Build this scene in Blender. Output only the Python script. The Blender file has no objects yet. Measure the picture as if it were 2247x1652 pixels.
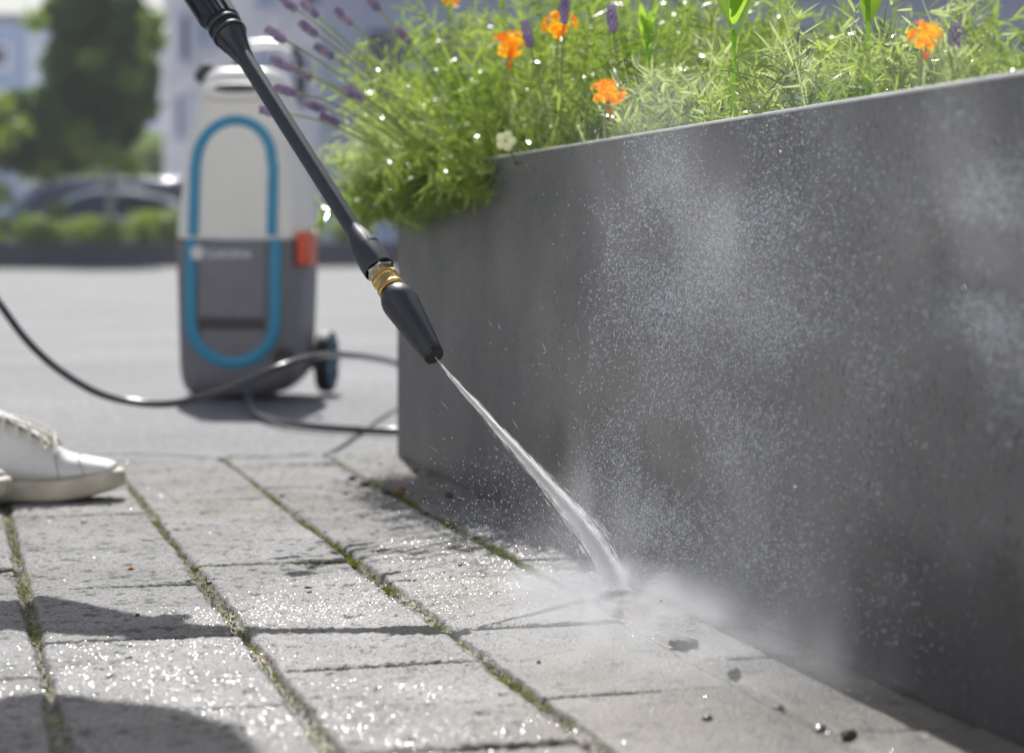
import bpy, bmesh, math, random
import numpy as np
from mathutils import Vector, Matrix
R = math.radians
random.seed(7); rng = np.random.default_rng(11)

# ------------------------------------------------------------------ camera
scene = bpy.context.scene
HC = 0.36            # camera height (m)
F = 4800.0           # focal length in pixels of a 2247 px wide picture
CX, HY = 1123.5, 540.0
cam_d = bpy.data.cameras.new('camera'); cam = bpy.data.objects.new('camera', cam_d)
scene.collection.objects.link(cam); scene.camera = cam
cam.location = (0, 0, HC); cam.rotation_euler = (R(90), 0, 0)
cam_d.sensor_width = 36; cam_d.lens = 36 * F / 2247
cam_d.shift_y = -(826 - HY) / 2247
cam_d.clip_start = 0.05; cam_d.clip_end = 2000
cam_d.dof.use_dof = True; cam_d.dof.focus_distance = 2.2; cam_d.dof.aperture_fstop = 5.0
cam_d.dof.aperture_blades = 0

# ------------------------------------------------------------------ world, sun, exposure
SUN_EL = 48.0
SHD = Vector((0.149, -0.989, 0)).normalized()      # where shadows fall
world = bpy.data.worlds.new('World'); scene.world = world; world.use_nodes = True
wn = world.node_tree.nodes; wl = world.node_tree.links
sky = wn.new('ShaderNodeTexSky'); sky.sky_type = 'NISHITA'; sky.sun_disc = False
sky.sun_elevation = R(SUN_EL); sky.sun_rotation = math.atan2(-SHD.x, -SHD.y)
sky.air_density = 1.0; sky.dust_density = 2.5; sky.ozone_density = 1.0
bg = wn['Background']; bg.inputs[1].default_value = 0.085
wl.new(sky.outputs[0], bg.inputs[0])
sun_d = bpy.data.lights.new('sun', 'SUN'); sun = bpy.data.objects.new('sun', sun_d)
scene.collection.objects.link(sun)
sun_d.energy = 4.6; sun_d.angle = R(0.5); sun_d.color = (1.0, 0.98, 0.955)
sdir = Vector((SHD.x * math.cos(R(SUN_EL)), SHD.y * math.cos(R(SUN_EL)), -math.sin(R(SUN_EL))))
sun.rotation_euler = sdir.to_track_quat('-Z', 'Y').to_euler()
sun.location = (-1, 6, 8)
scene.view_settings.view_transform = 'Standard'; scene.view_settings.look = 'None'
scene.view_settings.exposure = 0.2; scene.view_settings.gamma = 1.0
scene.cycles.use_denoising = True
scene.cycles.max_bounces = 10; scene.cycles.diffuse_bounces = 5; scene.cycles.volume_bounces = 1
scene.cycles.transparent_max_bounces = 96
scene.cycles.sample_clamp_indirect = 6.0
scene.cycles.sample_clamp_direct = 0.0
scene.cycles.volume_step_rate = 1.0
scene.cycles.volume_max_steps = 96

# ------------------------------------------------------------------ helpers
def at(u, v, Z): return Vector(((u - CX) / F * Z, Z, HC - (v - HY) / F * Z))
def gnd(u, v, z=0.0):
    Z = (HC - z) * F / (v - HY)
    return Vector(((u - CX) / F * Z, Z, z))
AL = math.atan2(1245.5, F)
DV = Vector((-math.sin(AL), math.cos(AL), 0))      # along the paver rows and the planter
CV = Vector((math.cos(AL), math.sin(AL), 0))       # across, to the right
def st(p): return p.dot(CV), p.dot(DV)
def W(s, t, z=0.0): return CV * s + DV * t + Vector((0, 0, z))

def tag(o, label=None, cat=None, group=None, kind=None):
    if label: o['label'] = label
    if cat: o['category'] = cat
    if group: o['group'] = group
    if kind: o['kind'] = kind
    return o
def link(name, me, m=None, parent=None, smooth=False):
    o = bpy.data.objects.new(name, me); scene.collection.objects.link(o)
    if m: me.materials.append(m)
    if parent: o.parent = parent
    if smooth: me.polygons.foreach_set('use_smooth', [True] * len(me.polygons))
    return o
def empty(name, loc, rz=0):
    o = bpy.data.objects.new(name, None); scene.collection.objects.link(o)
    o.location = loc; o.rotation_euler = (0, 0, rz); o.empty_display_size = 0.05
    return o
def np_mesh(name, V, Fc):
    me = bpy.data.meshes.new(name)
    V = np.asarray(V, dtype=np.float32); Fc = np.asarray(Fc, dtype=np.int32)
    n, k = Fc.shape
    me.vertices.add(len(V)); me.vertices.foreach_set('co', V.ravel())
    me.loops.add(n * k); me.loops.foreach_set('vertex_index', Fc.ravel())
    me.polygons.add(n); me.polygons.foreach_set('loop_start', np.arange(n, dtype=np.int32) * k)
    try: me.polygons.foreach_set('loop_total', np.full(n, k, dtype=np.int32))
    except Exception: pass
    me.update(calc_edges=True)
    return me
class MB:
    def __init__(s): s.v = []; s.f = []
    def add(s, vs, fs):
        b = len(s.v); s.v += [tuple(x) for x in vs]; s.f += [tuple(b + i for i in f) for f in fs]
    def box(s, x0, x1, y0, y1, z0, z1, M=None):
        vs = [Vector((x, y, z)) for z in (z0, z1) for y in (y0, y1) for x in (x0, x1)]
        if M: vs = [M @ v for v in vs]
        s.add(vs, [(0, 2, 3, 1), (4, 5, 7, 6), (0, 1, 5, 4), (2, 6, 7, 3), (0, 4, 6, 2), (1, 3, 7, 5)])
    def tube(s, pts, r, n=12, cap=True, flat=None):
        pts = [Vector(p) for p in pts]; rs = r if hasattr(r, '__len__') else [r] * len(pts)
        up = Vector((0, 0, 1)); rings = []
        T0 = (pts[1] - pts[0]).normalized()
        if abs(T0.dot(up)) > 0.9: up = Vector((1, 0, 0))
        N = (up - T0 * up.dot(T0)).normalized()
        for i, p in enumerate(pts):
            a = pts[max(i - 1, 0)]; b = pts[min(i + 1, len(pts) - 1)]
            T = (b - a).normalized(); N = (N - T * N.dot(T)).normalized(); B = T.cross(N)
            ring = []
            for k in range(n):
                th = 2 * math.pi * k / n
                ring.append(p + N * math.cos(th) * rs[i] + B * math.sin(th) * rs[i] * (flat or 1))
            rings.append(ring)
        s.loft(rings, cap)
    def loft(s, rings, cap=True, closed=False):
        n = len(rings[0]); b = len(s.v)
        for rr in rings: s.v += [tuple(x) for x in rr]
        m = len(rings)
        for i in range(m if closed else m - 1):
            j = (i + 1) % m
            for k in range(n):
                l = (k + 1) % n
                s.f.append((b + i * n + k, b + i * n + l, b + j * n + l, b + j * n + k))
        if cap and not closed:
            s.f.append(tuple(b + k for k in reversed(range(n))))
            s.f.append(tuple(b + (m - 1) * n + k for k in range(n)))
    def lathe(s, prof, origin, axis, n=48, ref=None, mod=None):
        origin = Vector(origin); axis = Vector(axis).normalized()
        ref = Vector(ref) if ref else Vector((0, 0, 1))
        N = (ref - axis * ref.dot(axis)).normalized(); B = axis.cross(N)
        rings = []
        for i, (l, r) in enumerate(prof):
            rings.append([origin + axis * l + (N * math.cos(2 * math.pi * k / n) + B * math.sin(2 * math.pi * k / n)) * (r * (mod(l, k, n) if mod else 1)) for k in range(n)])
        s.loft(rings)
    def ball(s, c, r, n=10, sc=(1, 1, 1), M=None, jit=0):
        c = Vector(c); rings = []
        for i in range(1, n):
            ph = math.pi * i / n
            rings.append([c + (M or Matrix.Identity(3)) @ Vector((math.sin(ph) * math.cos(2 * math.pi * k / (n + 2)) * sc[0], math.sin(ph) * math.sin(2 * math.pi * k / (n + 2)) * sc[1], math.cos(ph) * sc[2])) * r * (1 + random.uniform(-jit, jit)) for k in range(n + 2)])
        s.loft(rings)
    def build(s, name, m, parent=None, smooth=True, angle=40, bevel=0, subsurf=0):
        me = bpy.data.meshes.new(name); me.from_pydata(s.v, [], s.f)
        bm = bmesh.new(); bm.from_mesh(me); bmesh.ops.recalc_face_normals(bm, faces=bm.faces)
        if smooth:
            for f in bm.faces: f.smooth = True
            for e in bm.edges:
                if len(e.link_faces) == 2 and e.calc_face_angle(0) > R(angle): e.smooth = False
        bm.to_mesh(me); bm.free()
        o = link(name, me, m, parent)
        if bevel:
            b = o.modifiers.new('bevel', 'BEVEL'); b.width = bevel; b.segments = 2; b.limit_method = 'ANGLE'
        if subsurf:
            b = o.modifiers.new('sub', 'SUBSURF'); b.levels = subsurf; b.render_levels = subsurf
        return o

# ------------------------------------------------------------------ materials
def lin(c): return tuple((x / 12.92 if x <= 0.04045 else ((x + 0.055) / 1.055) ** 2.4) for x in c)
def mat(name, col, rough=0.5, metal=0, spec=0.5, noise=0.0, nscale=20, bump=0.0, bscale=200, coat=0, trans=0, col2=None, bdist=0.001):
    m = bpy.data.materials.new(name); m.use_nodes = True; nt = m.node_tree; N = nt.nodes; L = nt.links
    b = N['Principled BSDF']; b.inputs['Base Color'].default_value = (*col, 1)
    b.inputs['Roughness'].default_value = rough; b.inputs['Metallic'].default_value = metal
    b.inputs['Specular IOR Level'].default_value = spec; b.inputs['Coat Weight'].default_value = coat
    b.inputs['Transmission Weight'].default_value = trans
    tc = N.new('ShaderNodeTexCoord')
    if noise or col2:
        n = N.new('ShaderNodeTexNoise'); n.inputs['Scale'].default_value = nscale; n.inputs['Detail'].default_value = 6
        L.new(tc.outputs['Object'], n.inputs['Vector'])
        r = N.new('ShaderNodeValToRGB'); c2 = col2 or tuple(x * (1 + noise) for x in col)
        c1 = col if col2 else tuple(x * (1 - noise) for x in col)
        r.color_ramp.elements[0].position = 0.35; r.color_ramp.elements[1].position = 0.65
        r.color_ramp.elements[0].color = (*c1, 1); r.color_ramp.elements[1].color = (*c2, 1)
        L.new(n.outputs['Fac'], r.inputs['Fac']); L.new(r.outputs['Color'], b.inputs['Base Color'])
    if bump:
        n2 = N.new('ShaderNodeTexNoise'); n2.inputs['Scale'].default_value = bscale; n2.inputs['Detail'].default_value = 4
        L.new(tc.outputs['Object'], n2.inputs['Vector'])
        bp = N.new('ShaderNodeBump'); bp.inputs['Strength'].default_value = bump; bp.inputs['Distance'].default_value = bdist
        L.new(n2.outputs['Fac'], bp.inputs['Height']); L.new(bp.outputs['Normal'], b.inputs['Normal'])
    return m
def leaf_mat(name, c1, c2, tr=0.45, rough=0.35, scale=8.0, spec=0.6):
    m = bpy.data.materials.new(name); m.use_nodes = True; nt = m.node_tree; N = nt.nodes; L = nt.links
    b = N['Principled BSDF']; out = N['Material Output']
    tc = N.new('ShaderNodeTexCoord'); n = N.new('ShaderNodeTexNoise'); n.inputs['Scale'].default_value = scale; n.inputs['Detail'].default_value = 5
    L.new(tc.outputs['Object'], n.inputs['Vector'])
    r = N.new('ShaderNodeValToRGB'); r.color_ramp.elements[0].position = 0.38; r.color_ramp.elements[1].position = 0.62
    r.color_ramp.elements[0].color = (*c1, 1); r.color_ramp.elements[1].color = (*c2, 1)
    L.new(n.outputs['Fac'], r.inputs['Fac']); L.new(r.outputs['Color'], b.inputs['Base Color'])
    b.inputs['Roughness'].default_value = rough; b.inputs['Specular IOR Level'].default_value = spec
    t = N.new('ShaderNodeBsdfTranslucent'); mx = N.new('ShaderNodeMixShader'); mx.inputs[0].default_value = tr
    hs = N.new('ShaderNodeMix'); hs.data_type = 'RGBA'; hs.blend_type = 'MULTIPLY'; hs.inputs[0].default_value = 1
    hs.inputs[7].default_value = (1.5, 1.55, 0.9, 1)
    L.new(r.outputs['Color'], hs.inputs[6]); L.new(hs.outputs[2], t.inputs['Color'])
    L.new(b.outputs[0], mx.inputs[1]); L.new(t.outputs[0], mx.inputs[2]); L.new(mx.outputs[0], out.inputs['Surface'])
    return m
M = {}
M['black_plastic'] = mat('black_plastic', (0.036, 0.039, 0.046), 0.42, bump=0.35, bscale=1400, bdist=0.0004, noise=0.12, nscale=60)
M['black_gloss'] = mat('black_gloss', (0.012, 0.013, 0.015), 0.3, bump=0.1, bscale=500)
M['grip_grey'] = mat('grip_grey', (0.10, 0.10, 0.10), 0.5, bump=0.3, bscale=900, bdist=0.0004)
M['brass'] = mat('brass', (0.78, 0.50, 0.17), 0.28, metal=1, noise=0.08, nscale=300, bump=0.08, bscale=800)
M['nickel_brass'] = mat('nickel_brass', (0.72, 0.66, 0.48), 0.2, metal=1, noise=0.06, nscale=200)
M['machine_white'] = mat('machine_white', (0.84, 0.82, 0.76), 0.38, noise=0.03, nscale=6)
M['machine_grey'] = mat('machine_grey', (0.19, 0.19, 0.212), 0.5, noise=0.06, nscale=30, bump=0.1, bscale=900)
M['machine_dark'] = mat('machine_dark', (0.05, 0.05, 0.06), 0.5, noise=0.06, nscale=30)
M['blue'] = mat('blue', (0.02, 0.27, 0.46), 0.38, noise=0.04, nscale=20)
M['orange'] = mat('orange', (0.75, 0.09, 0.03), 0.4, noise=0.05, nscale=20)
M['logo'] = mat('logo', (0.75, 0.76, 0.78), 0.5, noise=0.03)
M['alu'] = mat('alu', (0.75, 0.75, 0.75), 0.3, metal=0.8, noise=0.04)
M['hose'] = mat('hose', (0.03, 0.032, 0.038), 0.24, noise=0.15, nscale=90, spec=0.7)
M['rubber'] = mat('rubber', (0.02, 0.02, 0.022), 0.6, noise=0.1)
M['leather'] = mat('leather', (0.68, 0.68, 0.68), 0.6, noise=0.04, nscale=60, bump=0.3, bscale=500, bdist=0.0006)
M['sole'] = mat('sole', (0.62, 0.58, 0.48), 0.6, col2=(0.46, 0.42, 0.33), nscale=35, bump=0.2, bscale=300)
M['lace'] = mat('lace', (0.74, 0.71, 0.62), 0.8, noise=0.1, nscale=200, bump=0.4, bscale=900)
M['lining'] = mat('lining', (0.45, 0.40, 0.28), 0.9, noise=0.1, nscale=100)
M['skin'] = mat('skin', (0.50, 0.28, 0.19), 0.5, noise=0.06, nscale=30)
M['hair'] = mat('hair', (0.05, 0.03, 0.02), 0.5, noise=0.3, nscale=80)
M['jeans'] = mat('jeans', (0.05, 0.08, 0.16), 0.85, noise=0.2, nscale=100, bump=0.3, bscale=900)
M['jumper'] = mat('jumper', (0.20, 0.22, 0.25), 0.9, noise=0.1, nscale=60, bump=0.4, bscale=500)

# ------------------------------------------------------------------ ground
def fnoise(shape, scale_px, seed):
    r = np.random.default_rng(seed); a = r.standard_normal(shape)
    fy = np.fft.fftfreq(shape[0])[:, None]; fx = np.fft.rfftfreq(shape[1])[None, :]
    k = np.exp(-2 * (math.pi ** 2) * (scale_px ** 2) * (fx ** 2 + fy ** 2))
    o = np.fft.irfft2(np.fft.rfft2(a) * k, s=shape); return (o - o.mean()) / o.std()

S_D, S_A, S_B, S_C = [st(gnd(*p))[0] for p in ((81, 1405), (450, 1280), (832, 1269), (1197.7, 1265.4))]
SP = (S_C - S_D) / 3
S_WALL, T_END = st(gnd(872, 1003))
T_PAVE = st(gnd(600, 998))[1]
COLS = [S_D - SP, S_D, S_A, S_B, S_C, S_WALL + 0.03]
def tj(u, v): return st(gnd(u, v))[1]
LEN = 0.313
COLT = [tj(30, 1249), tj(190, 1291), tj(640, 1233), tj(950, 1269), tj(1260, 1222)]

def pave_rows(i):
    t0 = COLT[i]; r = random.Random(40 + i)
    out = []; k = math.floor((1.1 - t0) / LEN)
    while t0 + k * LEN < 4.4:
        out.append(t0 + k * LEN + (0 if k == 0 else r.uniform(-.008, .008))); k += 1
    return out
h = 0.0021
s0, s1, t0_, t1_ = -0.16, S_WALL + 0.02, 1.36, T_PAVE
ns = int((s1 - s0) / h); nt_ = int((t1_ - t0_) / h)
sv = np.linspace(s0, s1, ns); tv = np.linspace(t0_, t1_, nt_)
Sg, Tg = np.meshgrid(sv, tv)                     # shape (nt, ns)
wob = fnoise((nt_, ns), 6, 1) * 0.0009; wob2 = fnoise((nt_, ns), 6, 2) * 0.0009
wobL = fnoise((nt_, ns), 70, 21) * 0.0012
Hh = np.zeros_like(Sg); joint = np.zeros_like(Sg); cjoint = np.zeros_like(Sg); tone = np.zeros_like(Sg)
for i in range(5):
    rows = pave_rows(i)
    c0, c1 = COLS[i], COLS[i + 1]
    for j in range(len(rows) - 1):
        r = random.Random(i * 100 + j)
        a0, a1 = rows[j], rows[j + 1]
        gs = 0.0057; gt = 0.0022 + r.uniform(0, .0010)
        ds = np.minimum(Sg - (c0 + gs) , (c1 - gs) - Sg) + wob + wobL
        dt = np.minimum(Tg - (a0 + gt), (a1 - gt) - Tg) + wob2
        m = (Sg >= c0) & (Sg < c1) & (Tg >= a0) & (Tg < a1)
        d = np.minimum(ds, dt)
        tl = r.uniform(-.003, .003) * (Sg - c0) / SP + r.uniform(-.0018, .0018) * (Tg - a0) / LEN + r.uniform(-.0004, .0004)
        rad = 0.007
        edge = np.clip(d / rad, 0, 1); hh = -(1 - np.sqrt(np.clip(1 - (1 - edge) ** 2, 0, 1))) * 0.0042
        top = tl + hh
        dep = np.where(ds < dt, -0.0065, -0.006)
        Hh = np.where(m, np.where(d > 0, top, dep + tl), Hh)
        fillm = np.clip((2.12 - Tg) / .12, 0, 1) * (1.0 if i >= 3 else 0.0) * (np.abs(Sg - COLS[4]) < .03)
        Hh = np.where(m & (d <= 0), Hh * (1 - .8 * fillm), Hh)
        joint = np.where(m, np.clip(1 - ds / 0.004, 0, 1) * (1 - .7 * fillm), joint)
        cjoint = np.where(m, np.clip(1 - dt / 0.0022, 0, 1), cjoint)
        tone = np.where(m, r.uniform(0, 1), tone)
n1 = fnoise((nt_, ns), 0.75, 3); n2 = fnoise((nt_, ns), 1.8, 4); n3 = fnoise((nt_, ns), 12, 5); n4 = fnoise((nt_, ns), 60, 6)
isj = np.maximum(joint, cjoint)
flat_mask = 1.0
Xg = CV.x * Sg + DV.x * Tg; Yg = CV.y * Sg + DV.y * Tg
Ug = CX + Xg / Yg * F; Vg = HY + HC / Yg * F
def gauss(u, v, su, sv_): return np.exp(-((Ug - u) / su) ** 2 - ((Vg - v) / sv_) ** 2)
def box_soft(a, x0, x1): return np.clip((a - x0) / (x1 - x0), 0, 1)
# scrubbed (smooth) zone near the jet and to its right, wet zone around it
nz = n4 * 28 + n3 * 6
wash = box_soft(Ug - 0.9 * (Vg - 1390) + nz, 930, 1060) * box_soft(Vg + nz * .5, 1345, 1400)
wash = np.maximum(wash, gauss(1330, 1360, 200, 45))
wet = np.maximum(box_soft(Ug * 0.9 + (Vg - 1240) * 2.2 + nz * 2, 560, 700) * box_soft(Vg + nz * .4, 1215, 1260), 0)
wet = np.maximum(wet, box_soft(Ug + nz, 770, 830) * box_soft(Vg + nz * .3, 1168, 1190))
wet = np.maximum(wet, 0.55 * box_soft(Vg + nz, 1330, 1400))
wet = np.maximum(wet, box_soft(Ug + nz, 1000, 1100) * box_soft(Vg, 1130, 1160))
pit = np.clip(n2 - 0.8, 0, 3)
rough_amp = 0.00048 * (1 - 0.75 * wash)
Hh = Hh + (n1 * rough_amp + n2 * 0.00022 * (1 - 0.6 * wash) - pit * 0.0015 * (1 - 0.8 * wash)) * (1 - 0.3 * isj) + n3 * 0.0002
Hh = Hh + np.where(isj > 0.6, n2 * 0.0009 + n3 * 0.0008, 0)
z_edge = np.where(Tg > T_PAVE - 0.004, -0.006, 0)
V3 = np.stack([Xg, Yg, Hh + z_edge], -1).reshape(-1, 3)
idx = np.arange(nt_ * ns).reshape(nt_, ns)
Fq = np.stack([idx[:-1, :-1], idx[:-1, 1:], idx[1:, 1:], idx[1:, :-1]], -1).reshape(-1, 4)
me = np_mesh('pavement', V3, Fq)
for nm, arr in (('joint', joint), ('cjoint', cjoint), ('wet', wet), ('wash', wash), ('tone', tone), ('dirt', np.clip(np.maximum(gauss(1010, 1300, 190, 60), np.maximum(.8 * gauss(960, 1215, 150, 28), 1.1 * gauss(1500, 1590, 560, 100))) + .25 * n4 + .10 * n3, 0, 1)), ('pit', np.clip(pit, 0, 1) * (1 - isj))):
    at_ = me.attributes.new(nm, 'FLOAT', 'POINT'); at_.data.foreach_set('value', np.asarray(arr, dtype=np.float32).ravel())

def paver_material():
    m = bpy.data.materials.new('pavers'); m.use_nodes = True; nt = m.node_tree; N = nt.nodes; L = nt.links
    b = N['Principled BSDF']; tc = N.new('ShaderNodeTexCoord')
    def A(n):
        a = N.new('ShaderNodeAttribute'); a.attribute_name = n; return a.outputs['Fac']
    def noise(scale, det=4, rough=.5):
        n = N.new('ShaderNodeTexNoise'); n.inputs['Scale'].default_value = scale; n.inputs['Detail'].default_value = det; n.inputs['Roughness'].default_value = rough
        L.new(tc.outputs['Object'], n.inputs['Vector']); return n.outputs['Fac']
    def ramp(fac, stops):
        r = N.new('ShaderNodeValToRGB'); L.new(fac, r.inputs['Fac'])
        while len(r.color_ramp.elements) < len(stops): r.color_ramp.elements.new(0.5)
        for e, (p, c) in zip(r.color_ramp.elements, stops):
            e.position = p; e.color = (*c, 1) if len(c) == 3 else c
        return r.outputs['Color']
    def mix(f, a, b_, mode='MIX'):
        x = N.new('ShaderNodeMix'); x.data_type = 'RGBA'; x.blend_type = mode
        for sck, val in ((0, f), (6, a), (7, b_)):
            if isinstance(val, (int, float)): x.inputs[sck].default_value = val
            elif isinstance(val, tuple): x.inputs[sck].default_value = (*val, 1)
            else: L.new(val, x.inputs[sck])
        return x.outputs[2]
    def mth(op, a, b_=None, c=None, clamp=False):
        x = N.new('ShaderNodeMath'); x.operation = op; x.use_clamp = clamp
        for k, val in enumerate((a, b_, c)):
            if val is None: continue
            if isinstance(val, (int, float)): x.inputs[k].default_value = val
            else: L.new(val, x.inputs[k])
        return x.outputs[0]
    fine = ramp(noise(330, 4, .7), [(0.34, (0.07, 0.067, 0.063)), (0.47, (0.262, 0.262, 0.260)), (0.70, (0.39, 0.39, 0.387))])
    big = ramp(noise(9, 5), [(0.3, (0.76, 0.74, 0.70)), (0.5, (0.98, 0.97, 0.95)), (0.7, (1.12, 1.11, 1.10))])
    col = mix(1.0, fine, big, 'MULTIPLY')
    tn = mth('MULTIPLY_ADD', A('tone'), 0.16, 0.92)
    col = mix(1.0, col, tn, 'MULTIPLY')
    washed = mix(0.55, fine, (0.27, 0.255, 0.215))
    col = mix(A('wash'), col, mix(0.5, washed, big, 'MULTIPLY'))
    # darkened where soaked
    dampf = mth('MULTIPLY', A('wet'), mth('MULTIPLY_ADD', noise(11, 5), 1.6, -0.35, True), clamp=True)
    col = mix(dampf, col, mix(1.0, mix(1.0, col, (0.86, 0.87, 0.90), 'MULTIPLY'), (0.62, 0.58, 0.50), 'MULTIPLY'))
    col = mix(mth('MULTIPLY', A('dirt'), .75), col, mix(1.0, col, (0.74, 0.65, 0.49), 'MULTIPLY'))
    col = mix(mth('MULTIPLY', A('wet'), .7), col, mix(1.0, col, (0.70, 0.70, 0.72), 'MULTIPLY'))
    col = mix(mth('MULTIPLY', A('pit'), 0.85), col, (0.05, 0.065, 0.06))  # shade inside the pits is put into the colour too
    grit = ramp(noise(300, 5, .7), [(0.35, (0.05, 0.045, 0.035)), (0.5, (0.14, 0.125, 0.095)), (0.68, (0.33, 0.31, 0.27))])
    mossf = ramp(noise(30, 5), [(0.46, (0, 0, 0)), (0.60, (1, 1, 1))])
    moss = ramp(noise(500, 3), [(0.3, (0.05, 0.07, 0.012)), (0.7, (0.20, 0.22, 0.04))])
    jc = mix(mth('MULTIPLY', mossf, 0.75), grit, moss)
    jf = mth('GREATER_THAN', mth('ADD', A('joint'), mth('MULTIPLY_ADD', noise(260, 3), 0.8, -0.4)), 0.75)
    col = mix(jf, col, jc)
    cf = mth('GREATER_THAN', mth('ADD', A('cjoint'), mth('MULTIPLY_ADD', noise(260, 3), 0.8, -0.4)), 0.8)
    col = mix(cf, col, mix(mth('MULTIPLY', mossf, 0.5), (0.06, 0.055, 0.045), moss))
    L.new(col, b.inputs['Base Color'])
    rgh = mth('MULTIPLY_ADD', A('wet'), -0.26, 0.84)
    L.new(rgh, b.inputs['Roughness'])
    # water film beads: every bead cell has its own tilt
    v = N.new('ShaderNodeTexVoronoi'); v.inputs['Scale'].default_value = 330; v.feature = 'SMOOTH_F1'
    v.inputs['Smoothness'].default_value = 0.35
    L.new(tc.outputs['Object'], v.inputs['Vector'])
    n5 = noise(900, 2)
    hgt = mth('ADD', mth('MULTIPLY', v.outputs['Distance'], mth('MULTIPLY_ADD', A('wet'), -1.3, 0.2)), mth('MULTIPLY', n5, 0.5))
    bp = N.new('ShaderNodeBump'); bp.inputs['Strength'].default_value = 0.75; bp.inputs['Distance'].default_value = 0.0012
    L.new(hgt, bp.inputs['Height']); L.new(bp.outputs['Normal'], b.inputs['Normal'])
    # clear water film on top
    L.new(mth('MULTIPLY', A('wet'), mth('MULTIPLY_ADD', A('wash'), -0.02, 0.05)), b.inputs['Coat Weight'])
    b.inputs['Coat Roughness'].default_value = 0.13; b.inputs['Coat IOR'].default_value = 1.33
    vg = N.new('ShaderNodeTexVoronoi'); vg.inputs['Scale'].default_value = 210
    L.new(tc.outputs['Object'], vg.inputs['Vector'])
    bg2 = N.new('ShaderNodeBump'); bg2.inputs['Strength'].default_value = 1.0; bg2.inputs['Distance'].default_value = 0.0024
    L.new(mth('MULTIPLY', mth('POWER', vg.outputs['Distance'], 1.5), -1.0), bg2.inputs['Height'])
    L.new(bg2.outputs['Normal'], b.inputs['Coat Normal'])
    return m
M['pavers'] = paver_material()
pav = link('pavement', me, M['pavers'], smooth=True); tag(pav, 'light grey concrete pavers with mossy joints, wet around the jet', 'pavement', kind='structure')

# coarse continuation of the paving outside the fine sheet and the roadway beyond
M['pave_far'] = mat('pave_far', (0.34, 0.335, 0.315), 0.8, noise=0.12, nscale=60, bump=0.5, bscale=300)
def asphalt():
    m = bpy.data.materials.new('asphalt'); m.use_nodes = True; nt = m.node_tree; N = nt.nodes; L = nt.links
    b = N['Principled BSDF']; tc = N.new('ShaderNodeTexCoord')
    def noise(s, d): 
        n = N.new('ShaderNodeTexNoise'); n.inputs['Scale'].default_value = s; n.inputs['Detail'].default_value = d
        L.new(tc.outputs['Object'], n.inputs['Vector']); return n.outputs['Fac']
    r1 = N.new('ShaderNodeValToRGB'); r1.color_ramp.elements[0].position = .35; r1.color_ramp.elements[1].position = .65
    r1.color_ramp.elements[0].color = (0.075, 0.075, 0.080, 1); r1.color_ramp.elements[1].color = (0.225, 0.224, 0.230, 1)
    L.new(noise(85, 6), r1.inputs['Fac'])
    r2 = N.new('ShaderNodeValToRGB'); r2.color_ramp.elements[0].position = .3; r2.color_ramp.elements[1].position = .7
    r2.color_ramp.elements[0].color = (0.66, 0.66, 0.67, 1); r2.color_ramp.elements[1].color = (1.10, 1.10, 1.10, 1)
    L.new(noise(1.1, 6), r2.inputs['Fac'])
    x = N.new('ShaderNodeMix'); x.data_type = 'RGBA'; x.blend_type = 'MULTIPLY'; x.inputs[0].default_value = 1
    L.new(r1.outputs[0], x.inputs[6]); L.new(r2.outputs[0], x.inputs[7]); L.new(x.outputs[2], b.inputs['Base Color'])
    b.inputs['Roughness'].default_value = 0.72
    bp = N.new('ShaderNodeBump'); bp.inputs['Strength'].default_value = .6; bp.inputs['Distance'].default_value = .003
    L.new(noise(160, 3), bp.inputs['Height']); L.new(bp.outputs['Normal'], b.inputs['Normal'])
    return m
M['asphalt'] = asphalt()
mb = MB()
q = [W(-6, -3, -.012), W(9, -3, -.012), W(9, T_PAVE - .002, -.012), W(-6, T_PAVE - .002, -.012)]
mb.add(q, [(0, 1, 2, 3)])
tag(mb.build('pavement_base', M['pave_far'], smooth=False), 'plain paving continuing beyond the wet pavers', 'pavement', kind='structure')
mb = MB()
for (a, b_) in ((-6, s0 - .003),):
    for j in range(-9, 14):
        for i in range(-31, 0):
            sA = COLS[0] + (i) * SP + .004; sB = sA + SP - .008
            if sB > s0 - .002: sB = s0 - .002
            if sA >= sB: continue
            tA = j * LEN + (i % 3) * .1 + .002; tB = min(tA + LEN - .004, T_PAVE - .004)
            if tB - tA < .01: continue
            mb.box(0, 1, 0, 1, 0, 1, Matrix(((CV.x * (sB - sA), DV.x * (tB - tA), 0, W(sA, tA).x), (CV.y * (sB - sA), DV.y * (tB - tA), 0, W(sA, tA).y), (0, 0, .011, -.0115), (0, 0, 0, 1))))
tag(mb.build('paving_slabs', M['pave_far'], smooth=False), 'dry pavers to the left of the photographed ones', 'pavement', kind='structure')
mb = MB(); mb.add([(-400, 0, 0), (400, 0, 0), (400, 900, 0), (-400, 900, 0)], [(0, 1, 2, 3)])
g = mb.build('road', M['asphalt'], smooth=False); tag(g, 'sunlit grey asphalt yard behind the pavers', 'road', kind='structure')
g.location = (0, 0, -0.022)
# lift the asphalt to just under paver level beyond the joint
mb = MB(); mb.add([W(-60, T_PAVE + .006, -.004), W(60, T_PAVE + .006, -.004), W(60, 75, -.004), W(-60, 75, -.004)], [(0, 1, 2, 3)])
tag(mb.build('yard_surface', M['asphalt'], smooth=False), 'sunlit grey asphalt yard meeting the paver edge', 'road', kind='structure')

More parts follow.
